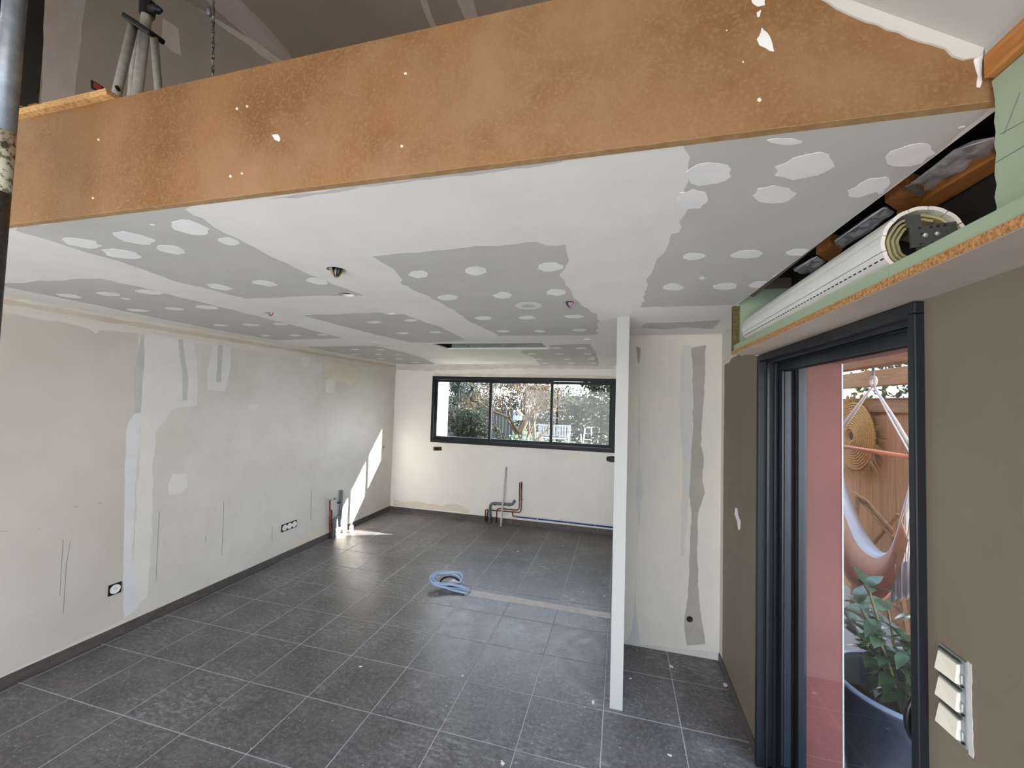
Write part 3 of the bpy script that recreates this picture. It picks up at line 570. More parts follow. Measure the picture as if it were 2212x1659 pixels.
# strand board off-cut lying on the fascia top
a0, a1 = P(22, 262, 'y', .93), P(267, 224, 'y', .93)
tag(MB().add([(-2.30, .885, 2.847), (a1[0], .885, 2.847), (a1[0]+.06, 1.25, 2.847), (-2.30, 1.25, 2.847), (-2.30, .885, 2.868), (a1[0]-.01, .885, 2.868), (a1[0]+.05, 1.25, 2.868), (-2.30, 1.25, 2.868)], [(0,3,2,1),(4,5,6,7),(0,1,5,4),(1,2,6,5),(2,3,7,6),(3,0,4,7)]).build('strand_board', M_OSB), 'pale strand board offcut lying on the fascia beside the scaffold pole', 'board')

# ================================================================== SHUTTER BOX over the door
shelf = struct(box('trim_1', M_CHIP, .60, .90, -.2, 2.523, 2.2, 2.219))
M_SOFFIT = mat('soffit_pale_taupe', srgb(178, 164, 152), .75, srgb(168, 154, 142), 3, 5)  # paler taupe than the wall below
box('soffit_plaster', M_SOFFIT, .602, .757, -.2, 2.52, 2.1985, 2.2, shelf)
yj = P(1921, 605, 'x', .605)[1]
for ya, yb in ((.2, yj-.001), (yj+.001, 1.98), (1.983, 2.50)):
    plate('x', .604, .617, rag([(ya, 2.219), (yb, 2.219), (yb, 2.249), (ya, 2.249)], .0012, .05, int(ya*10))).build('green_edge_strip', M_GREEN, shelf)
box('end_board', M_GREEN, .632, .90, 2.497, 2.510, 2.219, 2.56, shelf)
M_FIBRE = mat('wood_fibre', srgb(112, 100, 62), .95, srgb(78, 68, 40), 70, 7, .35, .65, bump=.8, bscale=150)
box('wood_fibre_edge', M_FIBRE, .600, .632, 2.490, 2.523, 2.219, CH-.001, shelf)
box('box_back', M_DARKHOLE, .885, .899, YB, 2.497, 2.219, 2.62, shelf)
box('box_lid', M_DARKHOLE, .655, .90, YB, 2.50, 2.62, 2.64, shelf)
# green face panel, lath above it and knee strip
gy = P(2148, 340, 'x', .63)[1]
gpoly = [(.1, 2.225), (gy-.005, 2.235)] + [(gy+random.uniform(-.004, .004), z) for z in np.linspace(2.25, 2.5, 14)] + [(.1, 2.502)]
gpan = tag(plate('x', .63, .643, gpoly).build('green_panel', M_GREEN), 'pale green plasterboard panel with pencil lines at the upper right corner', 'panel')
for (a, b) in (((2212, 262), (2160, 290)), ((2212, 315), (2150, 352)), ((2203, 200), (2168, 290))):
    A, B = P(*a, 'x', .6295), P(*b, 'x', .6295); d = B-A; d /= np.linalg.norm(d); nn = np.cross(d, [1, 0, 0])*.0008
    MB().add([A+nn, B+nn, B-nn, A-nn, A+nn+[.0006, 0, 0], B+nn+[.0006, 0, 0], B-nn+[.0006, 0, 0], A-nn+[.0006, 0, 0]], [(0,1,2,3),(4,7,6,5),(0,4,5,1),(1,5,6,2),(2,6,7,3),(3,7,4,0)]).build('pencil_line', M_SCRATCH, gpan)
ly = P(2135, 155, 'x', .622)[1]
tag(box('timber_lath', M_WOOD, .615, .66, .05, ly, 2.502, 2.545, bevel=.002), 'orange timber lath running above the green panel', 'lath')
struct(box('trim_2', M_CREAM, .624, .66, -.2, ly+.01, 2.545, 2.60))

# things inside the open box, above the shutter
def zplate(name, poly, z, th, m, seed, amp=.004, bev=0.0):
    pl = rag(px2(c8(*poly), 'z', z), amp, .03, seed); return plate('z', z, z+th, pl).build(name, m, bevel=bev)
def crumple(name, poly, z, m, seed, label, amp=.012):
    pl = px2(c8(*poly), 'z', z); rr = random.Random(seed); xs = [p[0] for p in pl]; ys = [p[1] for p in pl]
    inner = []
    for gx in np.arange(min(xs), max(xs), .016):
        for g_y in np.arange(min(ys), max(ys), .022):
            q = (gx+rr.uniform(-.005, .005), g_y+rr.uniform(-.007, .007))
            if inside(q, pl): inner.append(q)
    pts = [Vector(p) for p in pl]+[Vector(p) for p in inner]
    V, E_, F, *_ = delaunay_2d_cdt(pts, [(i, (i+1) % len(pl)) for i in range(len(pl))], [], 1, 1e-6)
    vs = [(v[0], v[1], z+rr.uniform(-amp, amp)) for v in V]
    return tag(MB().add(vs, [tuple(f) for f in F]).build(name, m, smooth=True, solid=.004), label, 'insulation', 'foil insulation over the shutter box')
crumple('foil_insulation', ((1300, 480), (1450, 400), (1560, 310), (1835, 215), (1840, 300), (1700, 390), (1560, 480), (1395, 570), (1330, 560), (1230, 540)), 2.52, M_FOIL, 1, 'crumpled silver foil insulation beside the green panel edge')
crumple('foil_insulation', ((760, 890), (1090, 660), (1165, 705), (1000, 830), (830, 955), (780, 945)), 2.51, M_FOIL, 2, 'grey foil insulation roll above the near end of the roller shutter')
crumple('foil_insulation', ((480, 1110), (640, 1000), (700, 1040), (600, 1130), (530, 1145)), 2.51, M_FOIL, 3, 'small foil insulation piece above the middle of the roller shutter')
tag(zplate('timber_rail', ((1180, 745), (1330, 650), (1600, 490), (1845, 345), (1845, 440), (1600, 590), (1420, 690), (1300, 730)), 2.50, .05, M_WOOD, 1, .001), 'orange timber rail running along the open shutter box', 'timber')
tag(zplate('timber_block', ((1100, 650), (1240, 550), (1365, 600), (1290, 700), (1195, 712)), 2.495, .05, M_WOODX, 2, .001), 'wooden block above the near end of the roller shutter', 'timber')
tag(zplate('timber_block', ((635, 1000), (735, 950), (815, 970), (735, 1060)), 2.495, .05, M_WOODX, 3, .001), 'wooden block above the middle of the roller shutter', 'timber')
tag(zplate('metal_strap', ((1235, 545), (1290, 528), (1372, 590), (1345, 612)), 2.488, .003, M_ALU, 4, .0005), 'shiny metal strap crossing the wooden block over the shutter', 'strap')

# rolled-up shutter: slats round a shaft, spiral end, bracket
SX, SZ, SR, SY0, SY1 = .728, 2.336, .090, 1.235, 2.47
shut = thing('roller_shutter', (SX, (SY0+SY1)/2, SZ-SR), 'rolled-up white roller shutter lying in the open box above the door', 'roller shutter')
NS = 13
for k in range(NS):
    a0_, a1_ = 2*math.pi*k/NS+.012, 2*math.pi*(k+1)/NS-.012; m = MB(); vs = []
    for y in (SY0, SY1):
        for R in (SR, SR-.009):
            for t in range(5):
                a = a0_+(a1_-a0_)*t/4; bow = -.0013*(abs(t-2)/2)**2
                vs.append((SX+(R+bow)*math.cos(a), y, SZ+(R+bow)*math.sin(a)))
    fs = []
    for t in range(4): fs += [(t, t+1, 11+t, 10+t), (5+t, 15+t, 16+t, 6+t), (t, 5+t, 6+t, t+1), (10+t, 11+t, 16+t, 15+t)]
    fs += [(0, 10, 15, 5), (4, 9, 19, 14)]
    m.add(vs, fs).build('slat', M_SLAT, shut)
# light slots in one slat joint
ang = math.radians(205); m = MB()
for k in range(48):
    y = SY0+.01+k*(SY1-SY0-.02)/48; c = (SX+(SR+.0002)*math.cos(ang), y, SZ+(SR+.0002)*math.sin(ang))
    m.obox(c, (0, 1, 0), (-math.sin(ang), 0, math.cos(ang)), (math.cos(ang), 0, math.sin(ang)), .006, .0016, .0012)
m.build('light_slots', M_DARKHOLE, shut)
for base_r, turns, ph in ((.076, 1.0, 0.3), (.064, 1.0, 1.1), (.052, 1.0, 2.2)):
    m = MB(); vs = []; n = 40
    for t in range(n+1):
        a = ph+2*math.pi*turns*t/n; r = base_r-.012*t/n
        for (dr, y) in ((0, SY0+.012), (-.006, SY0+.012), (-.006, SY1-.02), (0, SY1-.02)): vs.append((SX+(r+dr+.001*math.sin(9*a))*math.cos(a), y, SZ+(r+dr+.001*math.sin(9*a))*math.sin(a)))
    fs = []
    for t in range(n):
        for e in range(4): fs.append((t*4+e, t*4+(e+1) % 4, t*4+4+(e+1) % 4, t*4+4+e))
    m.add(vs, fs).build('inner_turn', M_SLATIN, shut)
MB().tube([(SX, SY0+.12, SZ), (SX, SY1+.02, SZ)], .03, 8).build('shaft', M_STEEL, shut)
MB().lathe([(.0005, 0), (SR-.012, 0)], (SX, SY0+.09, SZ), 20, 'y').build('shade_disc', M_DARKHOLE, shut)  # dark disc stands in for the shade inside the roll
brk = thing('shutter_bracket', (SX+.05, SY0-.035, SZ-.07), 'dark perforated mounting bracket at the near end of the roller shutter', 'bracket')
bpl = [P(x, y, 'y', SY0-.035) for x, y in ((1963, 492), (2062, 480), (2070, 524), (1966, 537))]
plate('y', SY0-.040, SY0-.034, [(p[0], p[2]) for p in bpl], [circ((bpl[0][0]*.75+bpl[2][0]*.25, bpl[0][2]*.5+bpl[2][2]*.5), .005, 10), circ((bpl[0][0]*.45+bpl[2][0]*.55, bpl[0][2]*.5+bpl[2][2]*.5), .005, 10)]).build('plate', M_BRACKET, brk)
for (x0, y0, x1, y1) in ((1955, 467, 1985, 492), (1980, 537, 2008, 560)):
    pp = [P(x, y, 'y', SY0-.035) for x, y in ((x0, y0+2), (x1, y0-2), (x1+3, y1-2), (x0+4, y1+2))]
    plate('y', SY0-.0405, SY0-.033, [(p[0], p[2]) for p in pp]).build('tab', M_BRACKET, brk)
for t in (.2, .45, .6, .75):
    for e in (.12, .88):
        c = (bpl[0]*(1-e)+bpl[3]*e)*(1-t)+(bpl[1]*(1-e)+bpl[2]*e)*t; MB().lathe([(.0005, -.001), (.003, -.001), (.003, .001)], (c[0], SY0-.0405, c[2]), 8, 'y').build('rivet', M_DARKHOLE, brk)
for t in (.3, .55):
    c = (bpl[0]+bpl[3])/2*(1-t)+(bpl[1]+bpl[2])/2*t; MB().lathe([(.0005, -.004), (.005, -.003), (.006, .0)], (c[0], SY0-.041, c[2]), 10, 'y').build('bolt', M_STEEL, brk)

# ================================================================== SLIDING DOOR
door = struct(MB().box(.735, .90, DY0, DY1, 2.165, DZ1).box(.735, .90, 2.522, DY1, 0, 2.165).box(.735, .90, DY0, 1.313, 0, 2.165).box(.78, .90, 1.313, 2.522, 0, .02).build('door_1', M_FRAME, bevel=.004))
MB().box(.775, .785, 2.505, 2.522, .02, 2.165).box(.81, .82, 2.505, 2.522, .02, 2.165).box(.775, .785, 1.313, 2.522, 2.15, 2.165).box(.81, .82, 1.313, 2.522, 2.15, 2.165).build('track_rib', M_FRAMEB, door)
sash = MB().box(.828, .872, 1.318, 2.512, 2.108, 2.162).box(.828, .872, 1.318, 2.512, .022, .085).box(.828, .872, 2.452, 2.512, .085, 2.108).box(.828, .872, 1.318, 1.375, .085, 2.108).build('sash', M_FRAMEB, door, bevel=.004)
box('pane', GLASSD, .847, .853, 1.375, 2.452, .085, 2.108, sash)
MB().box(.8385, .8415, 1.3755, 1.381, .085, 2.108).box(.8385, .8415, 2.446, 2.452, .085, 2.108).box(.8385, .8415, 1.381, 2.446, 2.102, 2.108).build('gasket', M_RUBBER, sash)
hz = P(1960, 1552, 'y', 1.36)[2]
MB().tube([(.83-.074*math.sin(t), 1.362, hz+.088*math.cos(t)) for t in np.linspace(.05, math.pi-.05, 16)], .009, 10).build('handle', M_BLACKP, sash, smooth=True)
MB().box(.90, .935, 2.44, 2.499, -.02, 2.15).build('shutter_guide', M_FRAMEB, door)
MB().box(.90, .935, 1.301, 1.35, -.02, 2.15).build('shutter_guide', M_FRAMEB, door)

# ---- triple switch on the right wall, covers removed
sw0, sw1 = P(2033, 1412, 'x', RW), P(2092, 1450, 'x', RW)
sy0, sy1 = sw1[1]+.004, sw0[1]-.002; sz1 = 1.352; sz0 = 1.168
sw = thing('triple_switch', (RW, (sy0+sy1)/2, sz0), 'triple white light switch without its cover plate on the taupe wall', 'switch')
box('mounting_plate', M_STEEL, RW-.004, RW, sy0-.002, sy1+.002, sz0-.002, sz1+.002, sw)
plate('x', RW-.0012, RW, rag(rect(sy0-.014, sy0-.002, sz0-.01, sz1+.006), .003, .012, 3)).build('chipped_paint', M_TAPE, sw)
hh = (sz1-sz0)/3
for k in range(3):
    z0 = sz0+k*hh
    MB().add([(RW-.004, sy0+.012, z0+.004), (RW-.004, sy1, z0+.004), (RW-.004, sy1, z0+hh-.012), (RW-.004, sy0+.012, z0+hh-.012), (RW-.013, sy0+.014, z0+.006), (RW-.017, sy1-.002, z0+.005), (RW-.009, sy1-.002, z0+hh-.014), (RW-.009, sy0+.014, z0+hh-.014)], [(0,3,2,1),(4,5,6,7),(0,1,5,4),(1,2,6,5),(2,3,7,6),(3,0,4,7)]).build('rocker', M_IVORY, sw, bevel=.0012)
    MB().box(RW-.008, RW-.004, sy0+.008, sy1-.002, z0+hh-.0075, z0+hh-.0025).build('rail', M_BRACKET, sw)
    MB().tube([(RW-.006, sy0+.006, z0+.012), (RW-.006, sy0+.005, z0+.03)], .0025, 6).build('clip', M_STEEL, sw)
    MB().lathe([(.0005, -.008), (.003, -.008), (.003, 0)], (RW, sy0+.004, z0+.006), 8, 'x').build('screw', M_BLACK, sw)

# ================================================================== SOCKETS, BOXES
def socket(cx, cy, n, name, label, th=.009):
    c = P(cx, cy, 'x', LW); s = .082; pitch = .071
    t = thing(name, (LW, c[1], c[2]-s/2), label, 'socket')
    y0 = c[1]-(pitch*(n-1)+s)/2
    plate('x', LW+th, LW, rect(y0, y0+pitch*(n-1)+s, c[2]-s/2, c[2]+s/2)).build('back_plate', M_BLACKP, t, bevel=.0015)
    for k in range(n):
        yc = y0+s/2+k*pitch
        MB().lathe([(.034, 0), (.034, .004), (.030, .005), (.027, .003), (.0005, .003)], (LW+th, yc, c[2]), 24, 'x').build('insert', M_WHITEP, t, smooth=False)
        for (dy, dz) in ((-.0095, 0), (.0095, 0), (0, .010)):
            MB().lathe([(.0005, 0), (.0026, 0), (.0026, -.001)], (LW+th+.0042, yc+dy, c[2]+dz), 8, 'x').build('pin_hole', M_BLACK, t)
    return t
socket(247, 1272, 1, 'wall_socket', 'single round white socket on a black plate low on the left wall')
socket(624, 1136, 3, 'triple_socket', 'triple white socket strip on a black plate low on the left wall')
def recess_box(name, poly, label, m=M_HOLE):
    t = thing(name, (np.mean([p[0] for p in poly]), BW+.03, min(p[1] for p in poly)), label, 'wall box')
    xs = [p[0] for p in poly]; zs = [p[1] for p in poly]
    box('rough_back', m, min(xs)-.01, max(xs)+.01, BW+.05, BW+.07, min(zs)-.01, max(zs)+.01, t)
    for k in range(3):
        x = min(xs)+(max(xs)-min(xs))*(k+.5)/3; MB().tube([(x, BW+.05, np.mean(zs)), (x+.008, BW+.01, np.mean(zs)+.01), (x-.004, BW-.006, np.mean(zs)-.006)], .004, 6).build('wire_end', (M_COPPER, M_BLACK, M_BRASS)[k], t)
    return t
recess_box('junction_recess', boxA, 'broken open junction recess with copper wires under the window corner')
recess_box('junction_recess', boxB, 'oval open wall box on the back wall beside the partition', M_BLACK)
c = P(827, 966, 'x', LW); t = thing('small_wall_box', (LW, c[1], c[2]-.03), 'small grey wall box beside the far left corner', 'wall box')
plate('x', LW+.006, LW, rag(rect(c[1]-.028, c[1]+.028, c[2]-.035, c[2]+.035), .003, .012, 2), [circ((c[1], c[2]), .016, 10)]).build('rim', M_TAPE, t)
MB().tube([(LW-.001, c[1], c[2]), (LW+.02, c[1]+.01, c[2]+.01), (LW+.022, c[1]-.012, c[2]-.01)], .004, 6).build('wire_end', M_BLACK, t)
MB().lathe([(.0005, .01), (.030, .01), (.030, 0)], (hole[0], 3.462, hole[2]), 18, 'y').build('hole_back', M_DARKHOLE, wall_alc)
rb = [P(*q, 'y', GY) for q in ((197, 172), (224, 188), (223, 206), (197, 191))]
t = thing('red_wall_box', tuple(rb[3]), 'red electrical box in a black cut-out on the loft wall', 'wall box')
plate('y', GY-.004, GY, [(q[0], q[2]) for q in rb]).build('cut_out', M_BLACK, t)
ctr = sum(rb)/4; plate('y', GY-.01, GY-.004, [(ctr[0]+(q[0]-ctr[0])*.62+.02, ctr[2]+(q[2]-ctr[2])*.62) for q in rb]).build('red_insert', M_RED, t)

# ---- dangling cables in the ceiling openings
def dangling(idx, label, cols, drop=.035):
    p, r = LH[idx]; t = thing('ceiling_cable', (p[0], p[1], CH-drop), label, 'cable'); rr = random.Random(idx)
    for k, m in enumerate(cols):
        a = rr.uniform(0, 6.28); dx, dy = r*.8*math.cos(a), r*.8*math.sin(a); e = rr.uniform(-.3, .3)
        pts = [(p[0]+dx*(1-2*s)+e*.02*math.sin(s*6), p[1]+dy*(1-2*s), CH+.03-(drop+.03)*math.sin(math.pi*s)*rr.uniform(.9, 1)) for s in np.linspace(0, 1, 12)]
        MB().tube(pts, .0035, 6).build('wire', m, t, smooth=True)
M_OLDY = mat('wire_dull', srgb(150, 124, 70), .6); M_WRED = mat('wire_red', srgb(190, 60, 40), .5); M_WBLU = mat('wire_blue', srgb(90, 130, 180), .5); M_WYEL = mat('wire_yellow', srgb(210, 180, 80), .5)
dangling(0, 'tangle of cables hanging from the ceiling opening nearest the fascia', [M_BLACK, M_OLDY, M_BLACK, M_COND, M_HOLE, M_BLACK, M_OLDY, M_WBLU], .034)
dangling(1, 'blue and red cables hanging from the ceiling opening near the partition', [M_BLACK, M_WBLU, M_WRED, M_BLACK, M_BLACK, M_COND], .032)
dangling(2, 'thin red and blue wire loop hanging near the left wall', [M_WRED, M_WBLU], .02)

# ================================================================== PIPES
cb = crop(1030, 990, 310/2212); cl = crop(580, 1040, 280/2212)
def wp(pts, y): return [P(x, yy, 'y', y) for x, yy in cb(*pts)]
def bend(pts, r=.03, n=5):
    out = [np.array(pts[0])]
    for i in range(1, len(pts)-1):
        a, b, c = map(np.array, (pts[i-1], pts[i], pts[i+1])); u = a-b; v = c-b; L = min(r, np.linalg.norm(u)*.45, np.linalg.norm(v)*.45)
        p0, p1 = b+u/np.linalg.norm(u)*L, b+v/np.linalg.norm(v)*L
        out += [(1-s)**2*p0+2*s*(1-s)*b+s*s*p1 for s in np.linspace(0, 1, n)]
    return out+[np.array(pts[-1])]
def floorfix(pts): pts[0] = np.array([pts[0][0], pts[0][1], 0.0]); return pts
pv = floorfix(wp([(200, 985), (205, 690), (540, 720), (585, 650)], 6.165))
t = thing('drain_pipe', (pv[0][0], 6.165, 0), 'grey plastic drain pipe with elbows under the window', 'pipe')
MB().tube(bend(pv, .07, 7), .021, 12).build('tube', M_PVC, t, smooth=True)
for q in (wp([(275, 703)], 6.165)[0], wp([(495, 716)], 6.165)[0], wp([(203, 900)], 6.165)[0]):
    ax = 'x' if q[2] > .2 else 'z'; MB().lathe([(.021, -.015), (.0245, -.015), (.0245, .015), (.021, .015)], tuple(q), 12, ax).build('collar', M_PVC, t, smooth=True)
def pipe(name, pts, r, m, label, fix=True, y=6.18, br=.03):
    w = wp(pts, y); w = floorfix(w) if fix else w
    return tag(MB().tube(bend(w, br), r, 8).build(name, m, smooth=True), label, 'pipe')
pipe('copper_pipe', [(135, 970), (130, 800), (155, 788), (170, 800), (150, 970)], .0085, M_COPPER, 'short hooped copper pipe left of the grey drain pipe', y=6.175)
pipe('copper_pipe', [(298, 990), (310, 772), (650, 803), (662, 375)], .0085, M_COPPER, 'upper bent copper pipe, the shorter of the pair under the window', y=6.185, br=.05)
cpb = thing('copper_pipe', tuple(wp([(210, 800)], 6.19)[0]), 'lower bent copper pipe with a branch feeding the blue pipe', 'pipe')
MB().tube(bend(wp([(215, 800), (680, 838), (690, 362)], 6.19), .05), .0085, 8).build('tube', M_COPPER, cpb, smooth=True)
MB().tube(bend(wp([(548, 828), (550, 895), (600, 900)], 6.19), .03), .0085, 8).build('branch', M_COPPER, cpb, smooth=True)
q = wp([(592, 900)], 6.19)[0]; MB().lathe([(.008, -.02), (.013, -.02), (.013, .02), (.008, .02)], tuple(q), 8, 'x').build('brass_fitting', M_BRASS, cpb)
q = wp([(675, 645)], 6.195)[0]; MB().box(q[0]-.035, q[0]+.035, 6.19, 6.219, q[2]-.004, q[2]+.004).build('clamp', M_STEEL, cpb)
blue = thing('blue_pipe', tuple(wp([(1300, 990)], 6.19)[0]), 'straight blue plastic water pipe above the back skirting', 'pipe')
MB().tube(wp([(600, 900), (2120, 1070)], 6.19), .010, 8).build('tube', M_BLUE, blue, smooth=True)
for xx, yy in ((937, 930), (1822, 1024)):
    q = wp([(xx, yy)], 6.19)[0]; MB().lathe([(.011, -.008), (.015, -.008), (.015, .008), (.011, .008)], tuple(q), 10, 'x').box(q[0]-.006, q[0]+.006, 6.195, 6.219, q[2]-.03, q[2]-.01).build('clip', M_WHITEP, blue)
b0 = P(1081.5, 1137, 'z', 0.0); b1 = P(1093.5, 1009, 'y', 6.20)
tag(MB().beam(b0+np.array([0, 0, .002]), b1, .022, .012, (0, -1, .2)).build('metal_rod', M_ALU), 'bare metal bar leaning against the back wall over the pipes', 'bar')
# left wall pipes
def lwp(pts, x=LW+.03): return [P(a, b, 'x', x) for a, b in cl(*pts)]
tp = thing('tap_pipes', tuple(np.array([LW+.03, lwp([(1050, 970)])[0][1], 0])), 'pair of brown copper pipes with a chrome stop valve on the left wall', 'pipe')
MB().tube(bend(floorfix(lwp([(1060, 975), (1045, 700), (1050, 300)])), .03), .0095, 8).build('tube', M_COPPER, tp, smooth=True)
MB().tube(bend(floorfix(lwp([(1098, 968), (1075, 720), (1078, 490), (1048, 490)])), .02), .0095, 8).build('tube', M_COPPER, tp, smooth=True)
va = lwp([(1045, 310), (1140, 295)], LW+.04)
valve = MB().tube([va[0], va[0]*.6+va[1]*.4, va[1]], [.015, .011, .009], 10).build('valve', M_CHROME, tp, smooth=True)
MB().tube([va[0]+[0, 0, .03], va[0]], .007, 8).build('valve_stem', M_CHROME, valve)
MB().lathe([(.012, -.006), (.012, .006)], tuple(va[1]), 10, 'y', True).build('valve_knob', M_CHROME, valve)
wst = thing('waste_pipe', tuple(np.array([LW+.035, lwp([(1110, 950)])[0][1], 0])), 'grey waste pipe with a hooked trap on the left wall in the sunlight', 'pipe')
MB().tube(bend(floorfix(lwp([(1110, 965), (1125, 640), (1190, 600), (1215, 640), (1215, 770)], LW+.045)), .05, 7), .021, 12).build('hook', M_PVC, wst, smooth=True)
MB().tube(lwp([(1250, 150), (1228, 640)], LW+.022), .020, 12).build('upright', M_PVC, wst, smooth=True)
q = lwp([(1212, 360)], LW+.02)[0]; MB().box(LW+.001, LW+.03, q[1]-.03, q[1]+.01, q[2]-.008, q[2]+.008).build('clamp', M_BLACK, wst)
lp('chased_groove', [(x, y) for x, y in cl((1190, 150), (1235, 132), (1270, 150), (1262, 520), (1230, 640), (1165, 600), (1180, 300))], M_TAPE, .004, 40, .001)
qs = lwp([(1270, 850)], LW+.03)[0]
tag(MB().lathe([(.024, 0), (.028, .03), (.026, .09), (.018, .10)], (LW+.12, qs[1]+.06, 0), 10, 'z', True).build('pipe_stub', M_BEIGE, smooth=False), 'short pale pipe stub standing on the sunlit floor by the left wall', 'pipe')

# ---- coiled conduits coming out of the trench
cc = crop(880, 1180, 220/2212)
coil = thing('conduit_coil', tuple(P(965, 1262, 'z', 0)), 'coil of blue-grey conduits lying on the dark tiled floor', 'conduit')
def cz(pts, zs): return [P(x, y, 'z', z) for (x, y), z in zip(cc(*pts), zs)]
def spline(pts, n=8, closed=False):
    pts = [np.array(p, float) for p in pts]; N = len(pts); out = []
    for i in range(N if closed else N-1):
        p0, p1, p2, p3 = (pts[(i+k) % N] if closed else pts[min(max(i+k, 0), N-1)] for k in (-1, 0, 1, 2))
        for s in np.linspace(0, 1, n, endpoint=False): out.append(.5*((2*p1)+(-p0+p2)*s+(2*p0-5*p1+4*p2-p3)*s*s+(-p0+3*p1-3*p2+p3)*s**3))
    return out if closed else out+[pts[-1]]
l1 = cz([(1330, 1010), (1150, 940), (850, 900), (600, 830), (500, 720), (540, 620), (700, 572), (900, 575), (1080, 640), (1180, 740), (1220, 830), (1200, 880)], [.012, .02, .035, .06, .085, .10, .105, .10, .085, .06, .035, .02])
l2 = cz([(1350, 990), (1180, 900), (950, 835), (740, 830), (590, 740), (560, 680), (640, 600), (850, 590), (1100, 575), (1195, 640), (1185, 720), (1110, 810)], [.012, .03, .05, .06, .08, .095, .10, .10, .105, .10, .08, .05])
l3 = cz([(1300, 1020), (1040, 965), (820, 890), (680, 780), (600, 700), (560, 660), (620, 590), (800, 565), (1000, 560), (1150, 590), (1200, 660)], [.012, .02, .035, .055, .075, .09, .10, .11, .11, .105, .095])
l4 = cz([(1370, 985), (1250, 900), (1080, 850), (800, 815), (560, 790), (500, 700), (600, 590), (760, 555)], [.012, .03, .05, .06, .075, .09, .10, .105])
for l in (l1, l2, l3, l4): MB().tube(spline(l, 6), .0115, 10).build('conduit', M_COND, coil, smooth=True)
bl = cz([(720, 750), (850, 670), (1020, 680), (1130, 760), (1120, 830), (980, 870), (800, 850)], [.05, .06, .06, .05, .03, .02, .03])
MB().tube(spline(bl, 6, True), .009, 8, closed=True).build('black_conduit', M_BLACK, coil, smooth=True)
pc = cz([(860, 810), (1000, 740), (1120, 800), (1090, 840), (900, 840)], [.02]*5)
MB().add([tuple(p) for p in pc]+[(p[0], p[1], p[2]+.012) for p in pc], [(0,1,2,3,4),(9,8,7,6,5)]+[(i, (i+1) % 5, 5+(i+1) % 5, 5+i) for i in range(5)]).build('paper_tag', M_WHITEP, coil)

# ================================================================== SCAFFOLD POLE, LOFT THINGS
pp = P(24, 100, 'y', .74); PX, PYY = pp[0], .74
pole = thing('scaffold_pole', (PX, PYY, 0), 'galvanised scaffold pole splashed with plaster at the left edge', 'pole')
z1 = P(12, 285, 'y', .74)[2]; z2 = P(2, 415, 'y', .74)[2]
MB().tube([(PX, PYY, z1), (PX, PYY, 3.6)], .0245, 20).build('tube', M_GALV, pole, smooth=True)
MB().tube([(PX, PYY, z2), (PX, PYY, z1)], .0247, 20).build('splashed_section', M_POLEPAINT, pole, smooth=True)
MB().tube([(PX, PYY, 0), (PX, PYY, z2)], .0242, 20).build('lower_tube', M_POLEDARK, pole, smooth=True)
# tripod
TY = 1.55
tri = thing('tripod', tuple(P(300, 260, 'y', TY)*[1, 1, 0]+[0, 0, 2.76]), 'pale painted tripod stand with black collar on the mezzanine', 'tripod')
def ext(a, b, z): a, b = np.array(a), np.array(b); return a+(b-a)*(z-a[2])/(b[2]-a[2])
lt = P(290, 45, 'y', TY-.06); lb = P(249, 215, 'y', TY-.12); MB().tube([lt, ext(lt, lb, 2.763)], [.021, .019], 12).build('leg', M_TRIPOD, tri, smooth=True)
rt = P(333, 82, 'y', TY-.03); rbm = P(344, 214, 'y', TY-.02); MB().tube([rt, ext(rt, rbm, 2.763)], [.018, .017], 12).build('leg', M_TRIPOD, tri, smooth=True)
bt = P(296, 50, 'y', TY+.09); bb = P(279, 228, 'y', TY+.2); MB().tube([bt, ext(bt, bb, 2.763)], [.015, .014], 12).build('leg', M_TRIPOD, tri, smooth=True)
ct = P(322, -8, 'y', TY); cbm = P(293, 230, 'y', TY); MB().tube([ct+(ct-cbm)*.15, cbm], .024, 14).build('column', M_TRIPOD, tri, smooth=True)
h0, h1 = P(317, 34, 'y', TY), P(320, 6, 'y', TY); MB().tube([h0, h1], [.034, .038], 10).build('clamp', M_BLACK, tri)
k0, k1 = P(325, 18, 'y', TY-.05), P(348, 22, 'y', TY-.07); MB().tube([k0, k0*.4+k1*.6, k1], [.016, .022, .009], 8).build('knob', M_BLACK, tri, smooth=True)
cA, cB = P(286, 46, 'y', TY-.06), P(334, 78, 'y', TY-.03); dd = cB-cA
MB().obox((cA+cB)/2, dd, np.cross(dd, [0, 1, .1]), np.cross(dd, np.cross(dd, [0, 1, .1])), np.linalg.norm(dd)/2+.018, .014, .045).build('spreader', M_BLACK, tri, bevel=.008)
lc = lb*.9+lt*.1; MB().tube([lc+[.018, -.005, .0], lc+[.03, -.02, .004]], .009, 8).build('leg_clip', M_BLACK, tri)
# hanging cable
hc = thing('hanging_cable', tuple(P(459, 190, 'y', 1.7)*[1, 1, 0]+[0, 0, 2.77]), 'dirty twisted cable hanging in the mezzanine right of the tripod', 'cable')
w0, w1 = P(461, -10, 'y', 1.7), P(459, 200, 'y', 1.7)
M_OLDW = mat('dirty_cable', srgb(90, 82, 74), .7, srgb(190, 186, 180), 18, 4, .5, .58, stretch=(1, 1, 3))
for s in (-1, 1): MB().tube([w0*(1-u)+w1*u+np.array([.004*s*math.cos(26*u), .004*s*math.sin(26*u), 0]) for u in np.linspace(-.3, 1.3, 60)], .0042, 6).build('strand', M_OLDW, hc, smooth=True)
kb = P(452, 26, 'y', 1.7); MB().lathe([(.002, -.022), (.012, -.02), (.016, 0), (.012, .02), (.002, .022)], tuple(kb), 10, 'z').build('connector', M_GALV, hc, smooth=True)
